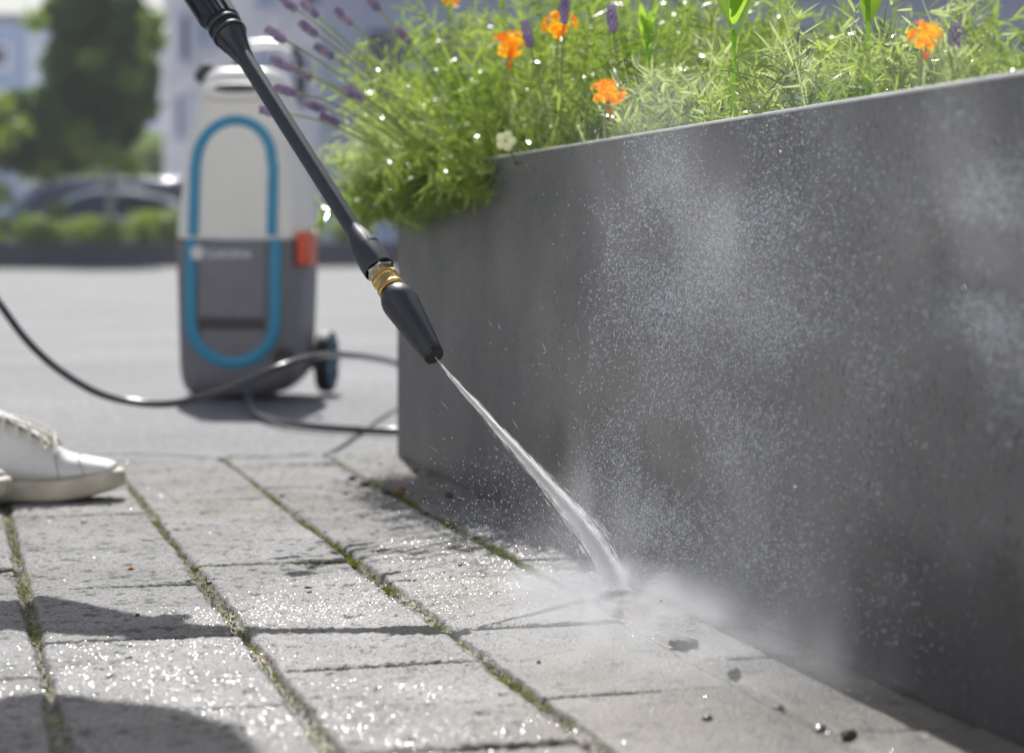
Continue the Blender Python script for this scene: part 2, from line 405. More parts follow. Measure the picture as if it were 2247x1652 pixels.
M['bounce_ground'] = mat('bounce_ground', (0.76, 0.75, 0.74), .85, noise=.05, nscale=.8)  # added pale surface, reflecting sunlight up onto the far facades
mb = MB(); mb.add([(-60, 49, 0.001), (60, 49, 0.001), (60, 110, 0.001), (-60, 110, 0.001)], [(0, 1, 2, 3)])
tag(mb.build('bounce_ground', M['bounce_ground'], smooth=False), 'pale ground added to bounce sunlight onto the far buildings', 'pavement', kind='structure')
# ------------------------------------------------------------------ steel planter
PH = HC * 620 / 463
def planter_material():
    m = bpy.data.materials.new('planter_metal'); m.use_nodes = True; nt = m.node_tree; N = nt.nodes; L = nt.links
    b = N['Principled BSDF']; tc = N.new('ShaderNodeTexCoord')
    def noise(s, d, scale=(1, 1, 1), rough=.5, loc=(0,0,0)):
        mp = N.new('ShaderNodeMapping'); mp.inputs['Scale'].default_value = scale; mp.inputs['Location'].default_value = loc; L.new(tc.outputs['Object'], mp.inputs['Vector'])
        n = N.new('ShaderNodeTexNoise'); n.inputs['Scale'].default_value = s; n.inputs['Detail'].default_value = d; n.inputs['Roughness'].default_value = rough
        L.new(mp.outputs[0], n.inputs['Vector']); return n.outputs['Fac']
    def ramp(f, stops):
        r = N.new('ShaderNodeValToRGB'); L.new(f, r.inputs['Fac'])
        while len(r.color_ramp.elements) < len(stops): r.color_ramp.elements.new(.5)
        for e, (p, c) in zip(r.color_ramp.elements, stops): e.position = p; e.color = (*c, 1)
        return r.outputs[0]
    def mix(f, a, b_, mode='MIX'):
        x = N.new('ShaderNodeMix'); x.data_type = 'RGBA'; x.blend_type = mode
        for sck, val in ((0, f), (6, a), (7, b_)):
            if isinstance(val, (int, float)): x.inputs[sck].default_value = val
            elif isinstance(val, tuple): x.inputs[sck].default_value = (*val, 1)
            else: L.new(val, x.inputs[sck])
        return x.outputs[2]
    col = ramp(noise(3.0, 6), [(0.3, (0.095, 0.095, 0.097)), (0.7, (0.155, 0.154, 0.152))])
    col = mix(0.35, col, ramp(noise(26, 5, (1, 1, .12)), [(0.3, (0.88, 0.87, 0.85)), (0.7, (1.1, 1.1, 1.1))]), 'MULTIPLY')
    # rusty brown dirt runs
    col = mix(ramp(noise(7, 6, (1, 1, .25), .6, (3, 1, 0)), [(0.62, (0, 0, 0)), (0.80, (0.35, 0.35, 0.35))]), col, (0.13, 0.095, 0.055))
    sx = N.new('ShaderNodeSeparateXYZ'); L.new(tc.outputs['Object'], sx.inputs[0])
    def mrg(val, a, b_):
        x = N.new('ShaderNodeMapRange'); x.inputs[1].default_value = a; x.inputs[2].default_value = b_; L.new(val, x.inputs[0]); return x.outputs[0]
    def ma(op, a, b_):
        x = N.new('ShaderNodeMath'); x.operation = op
        for k_, v_ in ((0, a), (1, b_)):
            if isinstance(v_, (int, float)): x.inputs[k_].default_value = v_
            else: L.new(v_, x.inputs[k_])
        return x.outputs[0]
    zz = ma('ADD', sx.outputs['Z'], ma('MULTIPLY', ma('SUBTRACT', noise(8, 5), .5), .16))
    wetm = ma('MULTIPLY', mrg(zz, .15, .10), mrg(sx.outputs['Y'], -.80, -.98))
    col = mix(ma('MULTIPLY', wetm, .8), col, (0.022, 0.022, 0.024))
    # paler patch above the dark band
    ptc = ma('MULTIPLY', ma('MULTIPLY', mrg(zz, .10, .15), mrg(zz, .27, .20)), ma('MULTIPLY', mrg(sx.outputs['Y'], -1.0, -1.06), mrg(sx.outputs['Y'], -1.9, -1.4)))
    col = mix(ma('MULTIPLY', ptc, .55), col, (0.20, 0.19, 0.178))
    # fine dark splash specks, stretched downwards
    col = mix(ramp(noise(240, 2, (1, 1, .42)), [(0.60, (0, 0, 0)), (0.68, (0.8, 0.8, 0.8))]), col, (0.022, 0.021, 0.020))
    col = mix(ramp(noise(330, 2, (1, 1, .5), .5, (5, 5, 5)), [(0.64, (0, 0, 0)), (0.72, (0.55, 0.55, 0.55))]), col, (0.30, 0.29, 0.27))
    L.new(col, b.inputs['Base Color'])
    b.inputs['Metallic'].default_value = 0.15
    L.new(ramp(noise(5, 5), [(0.3, (0.42, 0.42, 0.42)), (0.7, (0.62, 0.62, 0.62))]), b.inputs['Roughness'])
    bp = N.new('ShaderNodeBump'); bp.inputs['Strength'].default_value = .5; bp.inputs['Distance'].default_value = .0006
    L.new(noise(400, 3, (1, 1, .5)), bp.inputs['Height']); L.new(bp.outputs[0], b.inputs['Normal'])
    return m
M['planter'] = planter_material()
M['soil'] = mat('soil', (0.03, 0.022, 0.014), 0.95, noise=0.4, nscale=60, bump=1, bscale=80, bdist=.01)
pl = empty('planter', W(S_WALL, T_END)); tag(pl, 'long dark grey steel planter with a thin bright rim, filled with flowers', 'planter')
PW = 0.95; TN = -3.0
def wbox(mb, sA, sB, tA, tB, zA, zB, o=W(S_WALL, T_END)):
    vs = [W(s, t, z) - o for z in (zA, zB) for t in (tA, tB) for s in (sA, sB)]
    mb.add(vs, [(0, 2, 3, 1), (4, 5, 7, 6), (0, 1, 5, 4), (2, 6, 7, 3), (0, 4, 6, 2), (1, 3, 7, 5)])
mb = MB(); wbox(mb, S_WALL, S_WALL + .004, TN, T_END, 0, PH)
wbox(mb, S_WALL + PW - .004, S_WALL + PW, TN, T_END, 0, PH)
wbox(mb, S_WALL + .0045, S_WALL + PW - .0045, T_END - .004, T_END - .0005, 0, PH)
mb.build('wall', M['planter'], pl, bevel=.0006, smooth=False)
mb = MB(); wbox(mb, S_WALL - .0015, S_WALL + .022, TN, T_END + .0015, PH, PH + .0036)
wbox(mb, S_WALL + PW - .022, S_WALL + PW + .0015, TN, T_END + .0015, PH, PH + .004)
wbox(mb, S_WALL + .023, S_WALL + PW - .023, T_END - .022, T_END + .0015, PH, PH + .004)
M['rim'] = mat('rim', (0.78, 0.78, 0.78), 0.26, metal=.3, noise=.1, nscale=30, bump=.2, bscale=200)  # pale colour helps out the sun highlight along the lip
ro = mb.build('rim', M['rim'], pl, bevel=.0017, smooth=True, angle=30); ro.modifiers['bevel'].segments = 5
mb = MB(); wbox(mb, S_WALL + .006, S_WALL + PW - .006, TN, T_END - .006, .02, PH - .06)
mb.build('soil', M['soil'], pl, smooth=False)

# ------------------------------------------------------------------ pressure lance
NZ = at(951, 779, 2.26); TOPP = at(494, 60, 2.60)
AX = (TOPP - NZ).normalized()
LPX = (Vector((494, 60)) - Vector((951, 779))).length        # px length of that stretch
LW = (TOPP - NZ).length
def Lw(l): return l / LPX * LW * (1 - .06 * (1 - l / LPX))
def Rw(hw, l): return hw * (2.26 + .34 * l / LPX) / F
def prof(p): return [(Lw(l), Rw(hw, l)) for l, hw in p]
UPV = (Vector((0, -1, .25)) - AX * Vector((0, -1, .25)).dot(AX)).normalized()   # side of the lance facing the camera
lan = empty('pressure_washer_lance', NZ); tag(lan, 'black spray lance with brass coupling and cone nozzle held over the pavers', 'spray lance')
O = Vector((0, 0, 0))
# cone nozzle: hollow front
mb = MB()
mb.lathe(prof([(9, 7), (3, 14), (-1, 18), (0, 22), (5, 24.5), (14, 26), (70, 33), (125, 40), (131, 40.3), (140, 38), (150, 33), (153, 29), (153, 10)]), O, AX, 64, UPV)
nzz = mb.build('nozzle', M['black_plastic'], lan, angle=25)
# shallow grip panels outlined on the cone
mb = MB()
SIDE = AX.cross(UPV)
def cone_pt(l, th, off=0):
    hw = np.interp(l, [14, 70, 125], [26, 33, 40])
    return AX * Lw(l) + (UPV * math.cos(th) + SIDE * math.sin(th)) * (Rw(hw, l) + off)
for k in range(6):
    th0 = 2 * math.pi * k / 6 + .35
    pts = []
    for i in range(13): pts.append(cone_pt(24 + i * 8, th0 - .16 * (1 - i * .02), .00002))
    for i in range(7):
        a = math.pi * i / 6; pts.append(cone_pt(122 + 5 * math.sin(a), th0 - .13 * math.cos(a), .00002))
    for i in range(13): pts.append(cone_pt(120 - i * 8, th0 + .16 * (1 - (12 - i) * .02), .00002))
    mb.tube(pts, .00028, 6)
mb.build('groove', M['black_gloss'], nzz)
mb = MB(); mb.lathe(prof([(-3, 19.5), (-4, 22.5), (-1, 24), (3, 24.4), (3, 20)]), O, AX, 12, UPV, mod=None)
mb.build('guard_ring', M['black_gloss'], nzz, angle=20)
mb = MB(); mb.lathe(prof([(153, 24), (160, 24.5), (161, 20)]), O, AX, 48, UPV); mb.build('collar', M['nickel_brass'], lan)
def knurl(l, k, n): return 1.0 + (0.018 if k % 2 else -0.018)
mb = MB(); mb.lathe(prof([(156, 24), (157, 29), (158, 30.2), (166, 30.2), (167, 28.6)]), O, AX, 144, UPV, knurl)
mb.lathe(prof([(167, 28.6), (180, 28.4)]), O, AX, 144, UPV)
mb.lathe(prof([(180, 28.4), (181, 29.6), (189, 29.6), (191, 28), (191, 20)]), O, AX, 144, UPV, knurl)
mb.build('coupling', M['brass'], lan, angle=60)
mb = MB(); mb.lathe(prof([(190, 21), (196, 21), (199, 25), (201, 29), (203, 29)]), O, AX, 48, UPV); mb.build('neck', M['nickel_brass'], lan)
mb = MB(); mb.lathe(prof([(200, 27), (203, 32), (222, 32), (224, 28)]), O, AX, 6, (UPV + SIDE * .25).normalized()); mb.build('hex_nut', M['nickel_brass'], lan, angle=15, bevel=.0006)
# bell socket with the flat cut facets
mb = MB()
def facet(l, k, n):
    if l <= Lw(262) or l > Lw(303): return 1
    return 1
mb.lathe(prof([(222, 20), (212, 31), (208, 33), (210, 34.5), (228, 34.8), (256, 33.6), (262, 32.5), (275, 29.5), (290, 25), (303, 20.5), (312, 19)]), O, AX, 64, UPV, facet)
# facet plates lying on the cone
for th in (-.75, .95, 2.4, 4.0):
    vs = []
    for l, w, hw in ((258, .55, 33.9), (262, .52, 33.6), (285, .42, 27.6), (302, .24, 21.6)):
        for e in (-1, -.5, 0, .5, 1):
            a = th + e * w
            d = UPV * math.cos(a) + SIDE * math.sin(a)
            base = Rw(hw, l) * (math.cos(w * .8) / max(math.cos(e * w), .3) if abs(e) < 1 else 1.0)
            vs.append(AX * Lw(l) + d * (Rw(hw, l) * (1.0 + .03 * (1 - abs(e)))))
    fs = [(r_ * 5 + c, r_ * 5 + c + 1, r_ * 5 + c + 6, r_ * 5 + c + 5) for r_ in range(3) for c in range(4)]
    mb.add(vs, fs)
mb.build('socket', M['black_plastic'], lan, angle=14)
mb = MB(); mb.lathe(prof([(300, 18.5), (312, 19), (500, 18.9), (700, 18.8), (770, 18.6), (860, 18.5)]), O, AX, 48, UPV); mb.build('tube', M['black_plastic'], lan)
# finned funnel
mb = MB()
for k in range(6):
    th = 2 * math.pi * k / 6 + .2
    d = UPV * math.cos(th) + SIDE * math.sin(th); w = d.cross(AX) * .0008
    top = []; 
    for l, hw in ((745, 18.2), (760, 20), (775, 22.5), (792, 27), (808, 32), (820, 35), (832, 37)):
        top.append((AX * Lw(l) + d * Rw(17, l), AX * Lw(l) + d * Rw(hw, l)))
    rings = [[a - w, b_ - w, b_ + w, a + w] for a, b_ in top]
    mb.loft(rings)
mb.build('fin', M['black_plastic'], lan, smooth=False)
mb = MB()
mb.lathe(prof([(770, 18.8), (800, 24), (822, 30), (826, 33)]), O, AX, 48, UPV); mb.build('funnel', M['black_plastic'], lan)
mb = MB()
for l in (831, 852):
    mb.lathe(prof([(l - 3, 33), (l - 3.5, 37.5), (l - 1, 39), (l + 2, 39), (l + 4, 37.5), (l + 4, 32)]), O, AX, 64, UPV)
mb.build('collar_ring', M['black_plastic'], lan, angle=30)
mb = MB(); mb.lathe(prof([(826, 33), (834, 34), (848, 34), (856, 35), (900, 36.5), (980, 38), (985, 34)]), O, AX, 64, UPV); grip = mb.build('grip_sleeve', M['black_gloss'], lan, angle=30)
mb = MB()
for k in range(5):
    th = -1.15 + k * .17
    d = UPV * math.cos(th) + SIDE * math.sin(th); w = d.cross(AX) * .0011
    rings = [[AX * Lw(l) + d * Rw(35, l) - w, AX * Lw(l) + d * Rw(39, l) - w, AX * Lw(l) + d * Rw(39, l) + w, AX * Lw(l) + d * Rw(35, l) + w] for l in (864, 886)]
    mb.loft(rings)
for k in range(3):
    th = -.2 + k * .3
    d = UPV * math.cos(th) + SIDE * math.sin(th); w = d.cross(AX) * .0016
    rings = [[AX * Lw(l) + d * Rw(35, l) - w, AX * Lw(l) + d * Rw(39.4, l) - w, AX * Lw(l) + d * Rw(39.4, l) + w, AX * Lw(l) + d * Rw(35, l) + w] for l in (864, 975)]
    mb.loft(rings)
mb.build('rib', M['black_plastic'], grip, smooth=False, bevel=.0003)
def arc_plate(mb, th0, th1, l0, l1, hw0, hw1, n=14):
    rings = []
    for i in range(n + 1):
        th = th0 + (th1 - th0) * i / n; d = UPV * math.cos(th) + SIDE * math.sin(th)
        rings.append([AX * Lw(l0) + d * Rw(hw0 - 3, l0), AX * Lw(l0) + d * Rw(hw0, l0), AX * Lw(l1) + d * Rw(hw1, l1), AX * Lw(l1) + d * Rw(hw1 - 3, l1)])
    mb.loft(rings)
mb = MB(); arc_plate(mb, .75, 2.2, 862, 1000, 40.5, 42); mb.build('soft_panel', M['grip_grey'], grip, angle=30, bevel=.0006)
mb = MB(); arc_plate(mb, -2.6, -1.35, 888, 1000, 44, 45); mb.build('soft_panel', M['grip_grey'], grip, angle=30, bevel=.0006)
# the gun, above the frame
mb = MB(); mb.lathe([(Lw(985), .020), (Lw(1020), .024), (Lw(1400), .022), (Lw(1440), .016)], O, AX, 32, UPV)
mb.build('gun_body', M['black_plastic'], lan)
GRIP0 = AX * Lw(1390)
mb = MB(); mb.tube([GRIP0, GRIP0 + Vector((-.05, .02, .0)), GRIP0 + Vector((-.10, .04, -.045)), GRIP0 + Vector((-.13, .05, -.10))], [.018, .019, .018, .016], 16, flat=1.2)
mb.build('handle', M['black_plastic'], lan)
mb = MB(); mb.tube([AX * Lw(1330) + Vector((-.02, 0, -.02)), GRIP0 + Vector((-.045, .02, -.05)), GRIP0 + Vector((-.075, .03, -.10))], [.004, .005, .004], 8); mb.build('trigger', M['orange'], lan)
HAND = NZ + GRIP0 + Vector((-.09, .035, -.02))

# ------------------------------------------------------------------ spline tool
def spline(P, n=12):
    P = [Vector(p) for p in P]; out = []
    for i in range(len(P) - 1):
        p0 = P[max(i - 1, 0)]; p1 = P[i]; p2 = P[i + 1]; p3 = P[min(i + 2, len(P) - 1)]
        for k in range(n):
            t = k / n
            out.append(0.5 * ((2 * p1) + (p2 - p0) * t + (2 * p0 - 5 * p1 + 4 * p2 - p3) * t * t + (3 * p1 - p0 - 3 * p2 + p3) * t ** 3))
    out.append(P[-1]); return out

# ------------------------------------------------------------------ hoses
GE = NZ + GRIP0 + Vector((-.13, .05, -.10))
pts = [GE, GE + Vector((-.12, .04, -.08)), GE + Vector((-.32, .15, -.20)), Vector((-1.28, 3.5, .45)), at(-110, 500, 3.8), at(-45, 605, 3.85), at(0, 668, 3.85), at(60, 748, 3.88), at(130, 812, 3.9), at(215, 862, 3.9), at(300, 883, 3.9), at(380, 885, 3.88), at(455, 868, 3.85), at(530, 841, 3.85), at(600, 811, 3.85), at(660, 790, 3.9), at(715, 779, 4.0), at(770, 780, 4.3), at(825, 787, 4.7), at(875, 800, 5.0), at(950, 838, 5.1), at(1050, 885, 5.1)]
mb = MB(); mb.tube(spline(pts, 10), .0066, 16)
tag(mb.build('hose', M['hose']), 'black hose sagging in mid-air from the left edge past the front of the machine', 'hose')
m0 = at(545, 835, 5.12)
pts = [m0, at(547, 868, 4.95), gnd(556, 893, .012), gnd(575, 912, .008), gnd(620, 926, .008), gnd(690, 936, .008), gnd(770, 942, .008), gnd(830, 945, .008), gnd(880, 946, .008), gnd(980, 944, .008)]
mb = MB(); mb.tube(spline(pts, 10), .0075, 16)
tag(mb.build('hose', M['hose']), 'black hose dropping from the machine base and lying on the asphalt', 'hose')

# ------------------------------------------------------------------ battery pressure washer (machine)
ZM = 5.30
mc = at(547, 540, ZM); mach = empty('pressure_washer', (mc.x, mc.y, 0), R(-6))
tag(mach, 'tall white and dark grey washer on wheels with a blue oval stripe', 'pressure washer')
KM = ZM / F
def mz(v): return HC - (v - HY) * KM
ZBOT = mz(868)
def mx(u): return (u - 547) * KM
SEC = [(868, 428, 618), (864, 418, 634), (850, 408, 655), (830, 402, 676), (810, 399, 688), (700, 396, 693), (600, 393, 697), (535, 392, 700)]
SECW = [(531, 394, 698), (520, 392, 700), (500, 394, 698), (450, 400, 692), (400, 405, 685), (350, 412, 676), (300, 420, 667), (250, 431, 656), (210, 441, 646), (185, 450, 637), (170, 462, 626), (163, 474, 612), (161, 486, 600)]
def depth(v): return float(np.interp(v, [161, 170, 200, 300, 520, 700, 810, 850, 868], [.06, .085, .105, .125, .150, .155, .150, .135, .11]))
def ring(v, l, r, n=56, e=4.2):
    cx = mx((l + r) / 2); hw = (r - l) / 2 * KM * .93; d = depth(v); out = []
    for k in range(n):
        th = 2 * math.pi * k / n; c, s_ = math.cos(th), math.sin(th)
        out.append(Vector((cx + hw * math.copysign(abs(c) ** (2 / e), c), d * math.copysign(abs(s_) ** (2 / e), s_), mz(v) - ZBOT + .006)))
    return out
mb = MB(); mb.loft([ring(*x) for x in SEC]); lower = mb.build('lower_body', M['machine_grey'], mach, angle=50)
mb = MB(); mb.loft([ring(*x) for x in SECW]); upper = mb.build('upper_body', M['machine_white'], mach, angle=50)
def fy(v, off=0): return -depth(v) - off
def mp(u, v, off=0.0): return Vector((mx(u), fy(v, off), mz(v) - ZBOT + .006))
XC = 543
def strip(pts, w, dpt):
    rings = []
    for i, p in enumerate(pts):
        a = pts[max(i - 1, 0)]; b_ = pts[min(i + 1, len(pts) - 1)]
        T = (b_ - a); T.y = 0; T.normalize(); Nn = Vector((-T.z, 0, T.x))
        rings.append([p - Nn * w, p - Nn * w + Vector((0, -dpt * .7, 0)), p - Nn * w * .6 + Vector((0, -dpt, 0)), p + Nn * w * .6 + Vector((0, -dpt, 0)), p + Nn * w + Vector((0, -dpt * .7, 0)), p + Nn * w])
    return rings
upts = [mp(XC - 87, v, -.002) for v in (524, 470, 420, 380)] 
upts += [mp(XC - (80 + 4 * max(0, 1 - i / 6)) * math.cos(math.pi * i / 20) * (1 if i <= 10 else 1), 361 - 83 * math.sin(math.pi * i / 20), -.002) for i in range(0, 21)]
upts += [mp(XC + 84, v, -.002) for v in (380, 420, 470, 524)]
mb = MB(); mb.loft(strip(upts, 10.5 * KM, .007)); mb.build('stripe', M['blue'], upper, angle=50)
lpts = [mp(XC - 92, v, -.002) for v in (533, 600, 660)]
lpts += [mp(XC - 92 * math.cos(math.pi * i / 20), 706 + 90 * math.sin(math.pi * i / 20), -.002) for i in range(0, 21)]
lpts += [mp(XC + 92, v, -.002) for v in (660, 600, 533)]
mb = MB(); mb.loft(strip(lpts, 11.5 * KM, .008)); mb.build('stripe', M['blue'], lower, angle=50)
# front panel and its ledge
mb = MB()
def slab(u0, u1, v0, v1, off0, off1):
    vs = []
    for v in np.linspace(v0, v1, 8):
        for u in (u0, u1):
            vs.append(mp(u, v, off0)); vs.append(mp(u, v, off1))
    fs = []
    for i in range(7):
        b_ = i * 4; fs += [(b_, b_ + 2, b_ + 6, b_ + 4), (b_ + 1, b_ + 5, b_ + 7, b_ + 3), (b_, b_ + 4, b_ + 5, b_ + 1), (b_ + 2, b_ + 3, b_ + 7, b_ + 6)]
    fs += [(0, 1, 3, 2), (28, 30, 31, 29)]
    return vs, fs
mb.add(*slab(XC - 76, XC + 72, 537, 700, -.004, .0045)); mb.build('front_panel', M['machine_grey'], lower, angle=30, bevel=.004)
mb = MB(); mb.add(*slab(XC - 74, XC + 70, 702, 726, -.004, .0012)); mb.build('ledge', M['machine_dark'], lower, bevel=.002)
# handle rim in the white hood; a dark plug stands in for the shaded hole
def stadium(cu, cv, hw, hh, off, n=32):
    out = []
    for k in range(n):
        th = 2 * math.pi * k / n; c, s_ = math.cos(th), math.sin(th)
        u = cu + hw * math.copysign(abs(c) ** .75, c); v = cv - hh * math.copysign(abs(s_) ** .85, s_)
        p = mp(u, cv, off); p.z = mz(v) - ZBOT + .006; p.y = fy(v, off); out.append(p)
    return out
mb = MB(); mb.loft([stadium(543, 218, 76, 22, -.01), stadium(543, 216, 75, 20, .010), stadium(543, 214, 70, 16, .014), stadium(545, 209, 52, 9, .010), stadium(545, 209, 50, 8, -.01)], cap=False)
mb.build('handle_rim', M['machine_white'], upper, angle=60)
mb = MB(); mb.loft([stadium(545, 209, 51, 8.4, -.012), stadium(545, 209, 51, 8.4, .006)]); mb.build('opening_plug', M['machine_dark'], upper)
# faint moulded circle in the hood
mb = MB()
cpts = []
for k in range(41):
    th = 2 * math.pi * k / 40; cpts.append(mp(XC - 8 + 42 * math.cos(th), 372 - 38 * math.sin(th), -.001))
mb.loft(strip(cpts, 3 * KM, .0022)); mb.build('moulding', M['machine_white'], upper)
# cap knob
mb = MB(); kc = mp(462, 178, -.06); mb.lathe([(-.012, .020), (-.010, .026), (.012, .027), (.022, .022), (.024, .012)], kc + Vector((-.004, 0, .005)), Vector((-.75, -.15, .62)), 24); mb.build('cap', M['machine_dark'], mach)
# latches
for (u0, u1, v0, v1) in ((678, 702, 512, 584), (403, 409, 512, 560)):
    mb = MB(); x0, x1 = mx(u0), mx(u1)
    mb.box(x0, x1, -.14 if u0 > 500 else -.07, -.02, mz(v1) - ZBOT, mz(v0) - ZBOT); mb.build('latch', M['orange'], mach, bevel=.006)
# telescopic handle
mb = MB()
hp = spline([Vector((mx(505), .05, mz(190) - ZBOT)), Vector((mx(510), .05, mz(135) - ZBOT)), Vector((mx(528), .05, mz(105) - ZBOT)), Vector((mx(560), .05, mz(97) - ZBOT)), Vector((mx(610), .05, mz(97) - ZBOT)), Vector((mx(638), .05, mz(108) - ZBOT)), Vector((mx(652), .05, mz(140) - ZBOT)), Vector((mx(655), .05, mz(200) - ZBOT))], 8)
mb.tube(hp, .0085, 12); mb.build('handle_bar', M['machine_dark'], mach)
mb = MB(); mb.tube(spline([Vector((mx(540), .048, mz(98) - ZBOT)), Vector((mx(575), .048, mz(96) - ZBOT)), Vector((mx(610), .048, mz(97) - ZBOT)), Vector((mx(634), .048, mz(110) - ZBOT))], 6), .0118, 14); mb.build('handle_grip', M['alu'], mach)
# wheels
for (u, yy) in ((704, .085), (378 + 30, .105)):
    cz = mz(798) - ZBOT + .002; r_w = .0755; wx = mx(u)
    if u < 500: wx = mx(412)
    c = Vector((wx, yy, r_w + .002)); ax = Vector((1, 0, 0))
    mb = MB(); mb.lathe([(-.016, r_w * .8), (-.018, r_w * .92), (-.012, r_w), (.012, r_w), (.018, r_w * .92), (.016, r_w * .8)], c, ax, 40)
    wh = mb.build('wheel', M['rubber'], mach)
    mb = MB(); mb.lathe([(.0, r_w * .2), (.017, r_w * .25), (.019, r_w * .7), (.0175, r_w * .82), (.0, r_w * .8)], c, ax, 40)
    for k in range(5):
        a = 2 * math.pi * k / 5
    mb.build('rim', M['blue'], wh)
    mb = MB()
    for k in range(8):
        a = 2 * math.pi * k / 8; d = Vector((0, math.cos(a), math.sin(a))); e = Vector((0, -math.sin(a), math.cos(a)))
        mb.loft([[c + ax * x + d * r_w * q1 + e * sgn for x, sgn in ((.018, -.004), (.0225, -.003), (.0225, .003), (.018, .004))] for q1 in (.1, .78)])
    mb.build('spoke', M['machine_dark'], wh)
mb = MB(); mb.box(mx(600), mx(712), .04, .12, mz(812) - ZBOT, mz(770) - ZBOT); mb.build('axle_housing', M['machine_dark'], mach, bevel=.01)
# round socket low on the right
mb = MB(); pc = mp(655, 785, -.004); mb.lathe([(0, .026), (.008, .026), (.010, .02), (.002, .018)], pc, Vector((0, -1, 0)), 28); mb.build('socket', M['machine_dark'], mach)
# logo and lettering
def text(name, body, size, loc, parent, m, rot=(R(90), 0, 0), sx=1, bold=.0):
    cu = bpy.data.curves.new(name, 'FONT'); cu.body = body; cu.size = size; cu.extrude = .0006; cu.offset = bold
    tmp = bpy.data.objects.new('tmp', cu); scene.collection.objects.link(tmp)
    dg = bpy.context.evaluated_depsgraph_get(); me_ = bpy.data.meshes.new_from_object(tmp.evaluated_get(dg))
    bpy.data.objects.remove(tmp)
    o = link(name, me_, m, parent); o.location = loc; o.rotation_euler = rot; o.scale = (sx, 1, 1); return o
p_ = mp(487, 573, .0062)
text('lettering', 'GARDENA', 24 * KM, p_, lower, M['logo'], sx=.86, bold=.0004)
mb = MB(); pc = mp(467, 562, .0055)
for k in range(12):
    a = 2 * math.pi * k / 12; d = Vector((math.cos(a), 0, math.sin(a))); mb.lathe([(0, .0042), (.0014, .0042)], pc + d * 12.5 * KM, Vector((0, -1, 0)), 12)
mb.lathe([(0, 11.5 * KM), (.0014, 11.5 * KM)], pc, Vector((0, -1, 0)), 32)
mb.build('emblem', M['logo'], lower)

# ------------------------------------------------------------------ water jet
def water_mat(name, col=(.9, .92, .95), tr=.5, alpha=1.0, rg=None):
    m = bpy.data.materials.new(name); m.use_nodes = True; nt = m.node_tree; N = nt.nodes; L = nt.links
    b = N['Principled BSDF']; out = N['Material Output']
    b.inputs['Base Color'].default_value = (*col, 1); b.inputs['Roughness'].default_value = .12; b.inputs['Specular IOR Level'].default_value = .8
    n = N.new('ShaderNodeTexNoise'); n.inputs['Scale'].default_value = 40
    r = N.new('ShaderNodeMapRange'); r.inputs[3].default_value = .08; r.inputs[4].default_value = .25
    L.new(n.outputs['Fac'], r.inputs[0]); L.new(r.outputs[0], b.inputs['Roughness'])
    if rg: r.inputs[3].default_value = rg; r.inputs[4].default_value = rg + .1; b.inputs['Specular IOR Level'].default_value = .3
    t = N.new('ShaderNodeBsdfTranslucent'); t.inputs['Color'].default_value = (*col, 1)
    mx_ = N.new('ShaderNodeMixShader'); mx_.inputs[0].default_value = tr
    L.new(b.outputs[0], mx_.inputs[1]); L.new(t.outputs[0], mx_.inputs[2])
    if alpha < 1:
        tp = N.new('ShaderNodeBsdfTransparent'); m2 = N.new('ShaderNodeMixShader'); m2.inputs[0].default_value = alpha
        L.new(tp.outputs[0], m2.inputs[1]); L.new(mx_.outputs[0], m2.inputs[2]); L.new(m2.outputs[0], out.inputs['Surface'])
    else: L.new(mx_.outputs[0], out.inputs['Surface'])
    return m
M['jet'] = water_mat('jet_water', (.98, .98, .99), .62, 1.0, .45)
M['drop'] = water_mat('droplets', (.8, .83, .88), .5)
JP = [at(952, 779, 2.26), at(998, 836, 2.262), at(1052, 895, 2.265), at(1107, 957, 2.27), at(1168, 1023, 2.275), at(1223, 1085, 2.28), at(1274, 1143, 2.285), at(1318, 1206, 2.29), at(1360, 1285, 2.30)]
JW = [1.6, 6, 10.5, 14, 18, 23, 30, 39, 46]
jpts = spline(JP, 8); jw = np.interp(np.linspace(0, 8, len(jpts)), range(9), JW) * 2.27 / F
JN = np.array([list(p) for p in jpts]); jl = np.concatenate([[0], np.cumsum(np.linalg.norm(np.diff(JN, axis=0), axis=1))]); JL = jl[-1]
def jpos(x):
    return np.stack([np.interp(x, jl, JN[:, i]) for i in range(3)], -1), np.interp(x, jl, jw)
def streaks(name, P0, P1, rad, m):
    """thin four-sided slivers from P0 to P1"""
    T = P1 - P0; Ln = np.linalg.norm(T, axis=1, keepdims=True); T = T / Ln; 
    up = np.tile(np.array([[0.3, -1, .2]]), (len(P0), 1)); A_ = np.cross(T, up); A_ /= np.linalg.norm(A_, axis=1, keepdims=True); B_ = np.cross(T, A_)
    mid = (P0 + P1) / 2; rad = rad[:, None]
    Vv = np.stack([P0, mid + A_ * rad, mid + B_ * rad, mid - A_ * rad, mid - B_ * rad, P1], 1).reshape(-1, 3)
    n = len(P0); base = (np.arange(n) * 6)[:, None, None]
    f = np.array([[0, 2, 1], [0, 3, 2], [0, 4, 3], [0, 1, 4], [5, 1, 2], [5, 2, 3], [5, 3, 4], [5, 4, 1]])[None]
    Fc = (base + f).reshape(-1, 3)
    me_ = np_mesh(name, Vv, Fc); me_.polygons.foreach_set('use_smooth', [False] * len(me_.polygons))
    return link(name, me_, m)
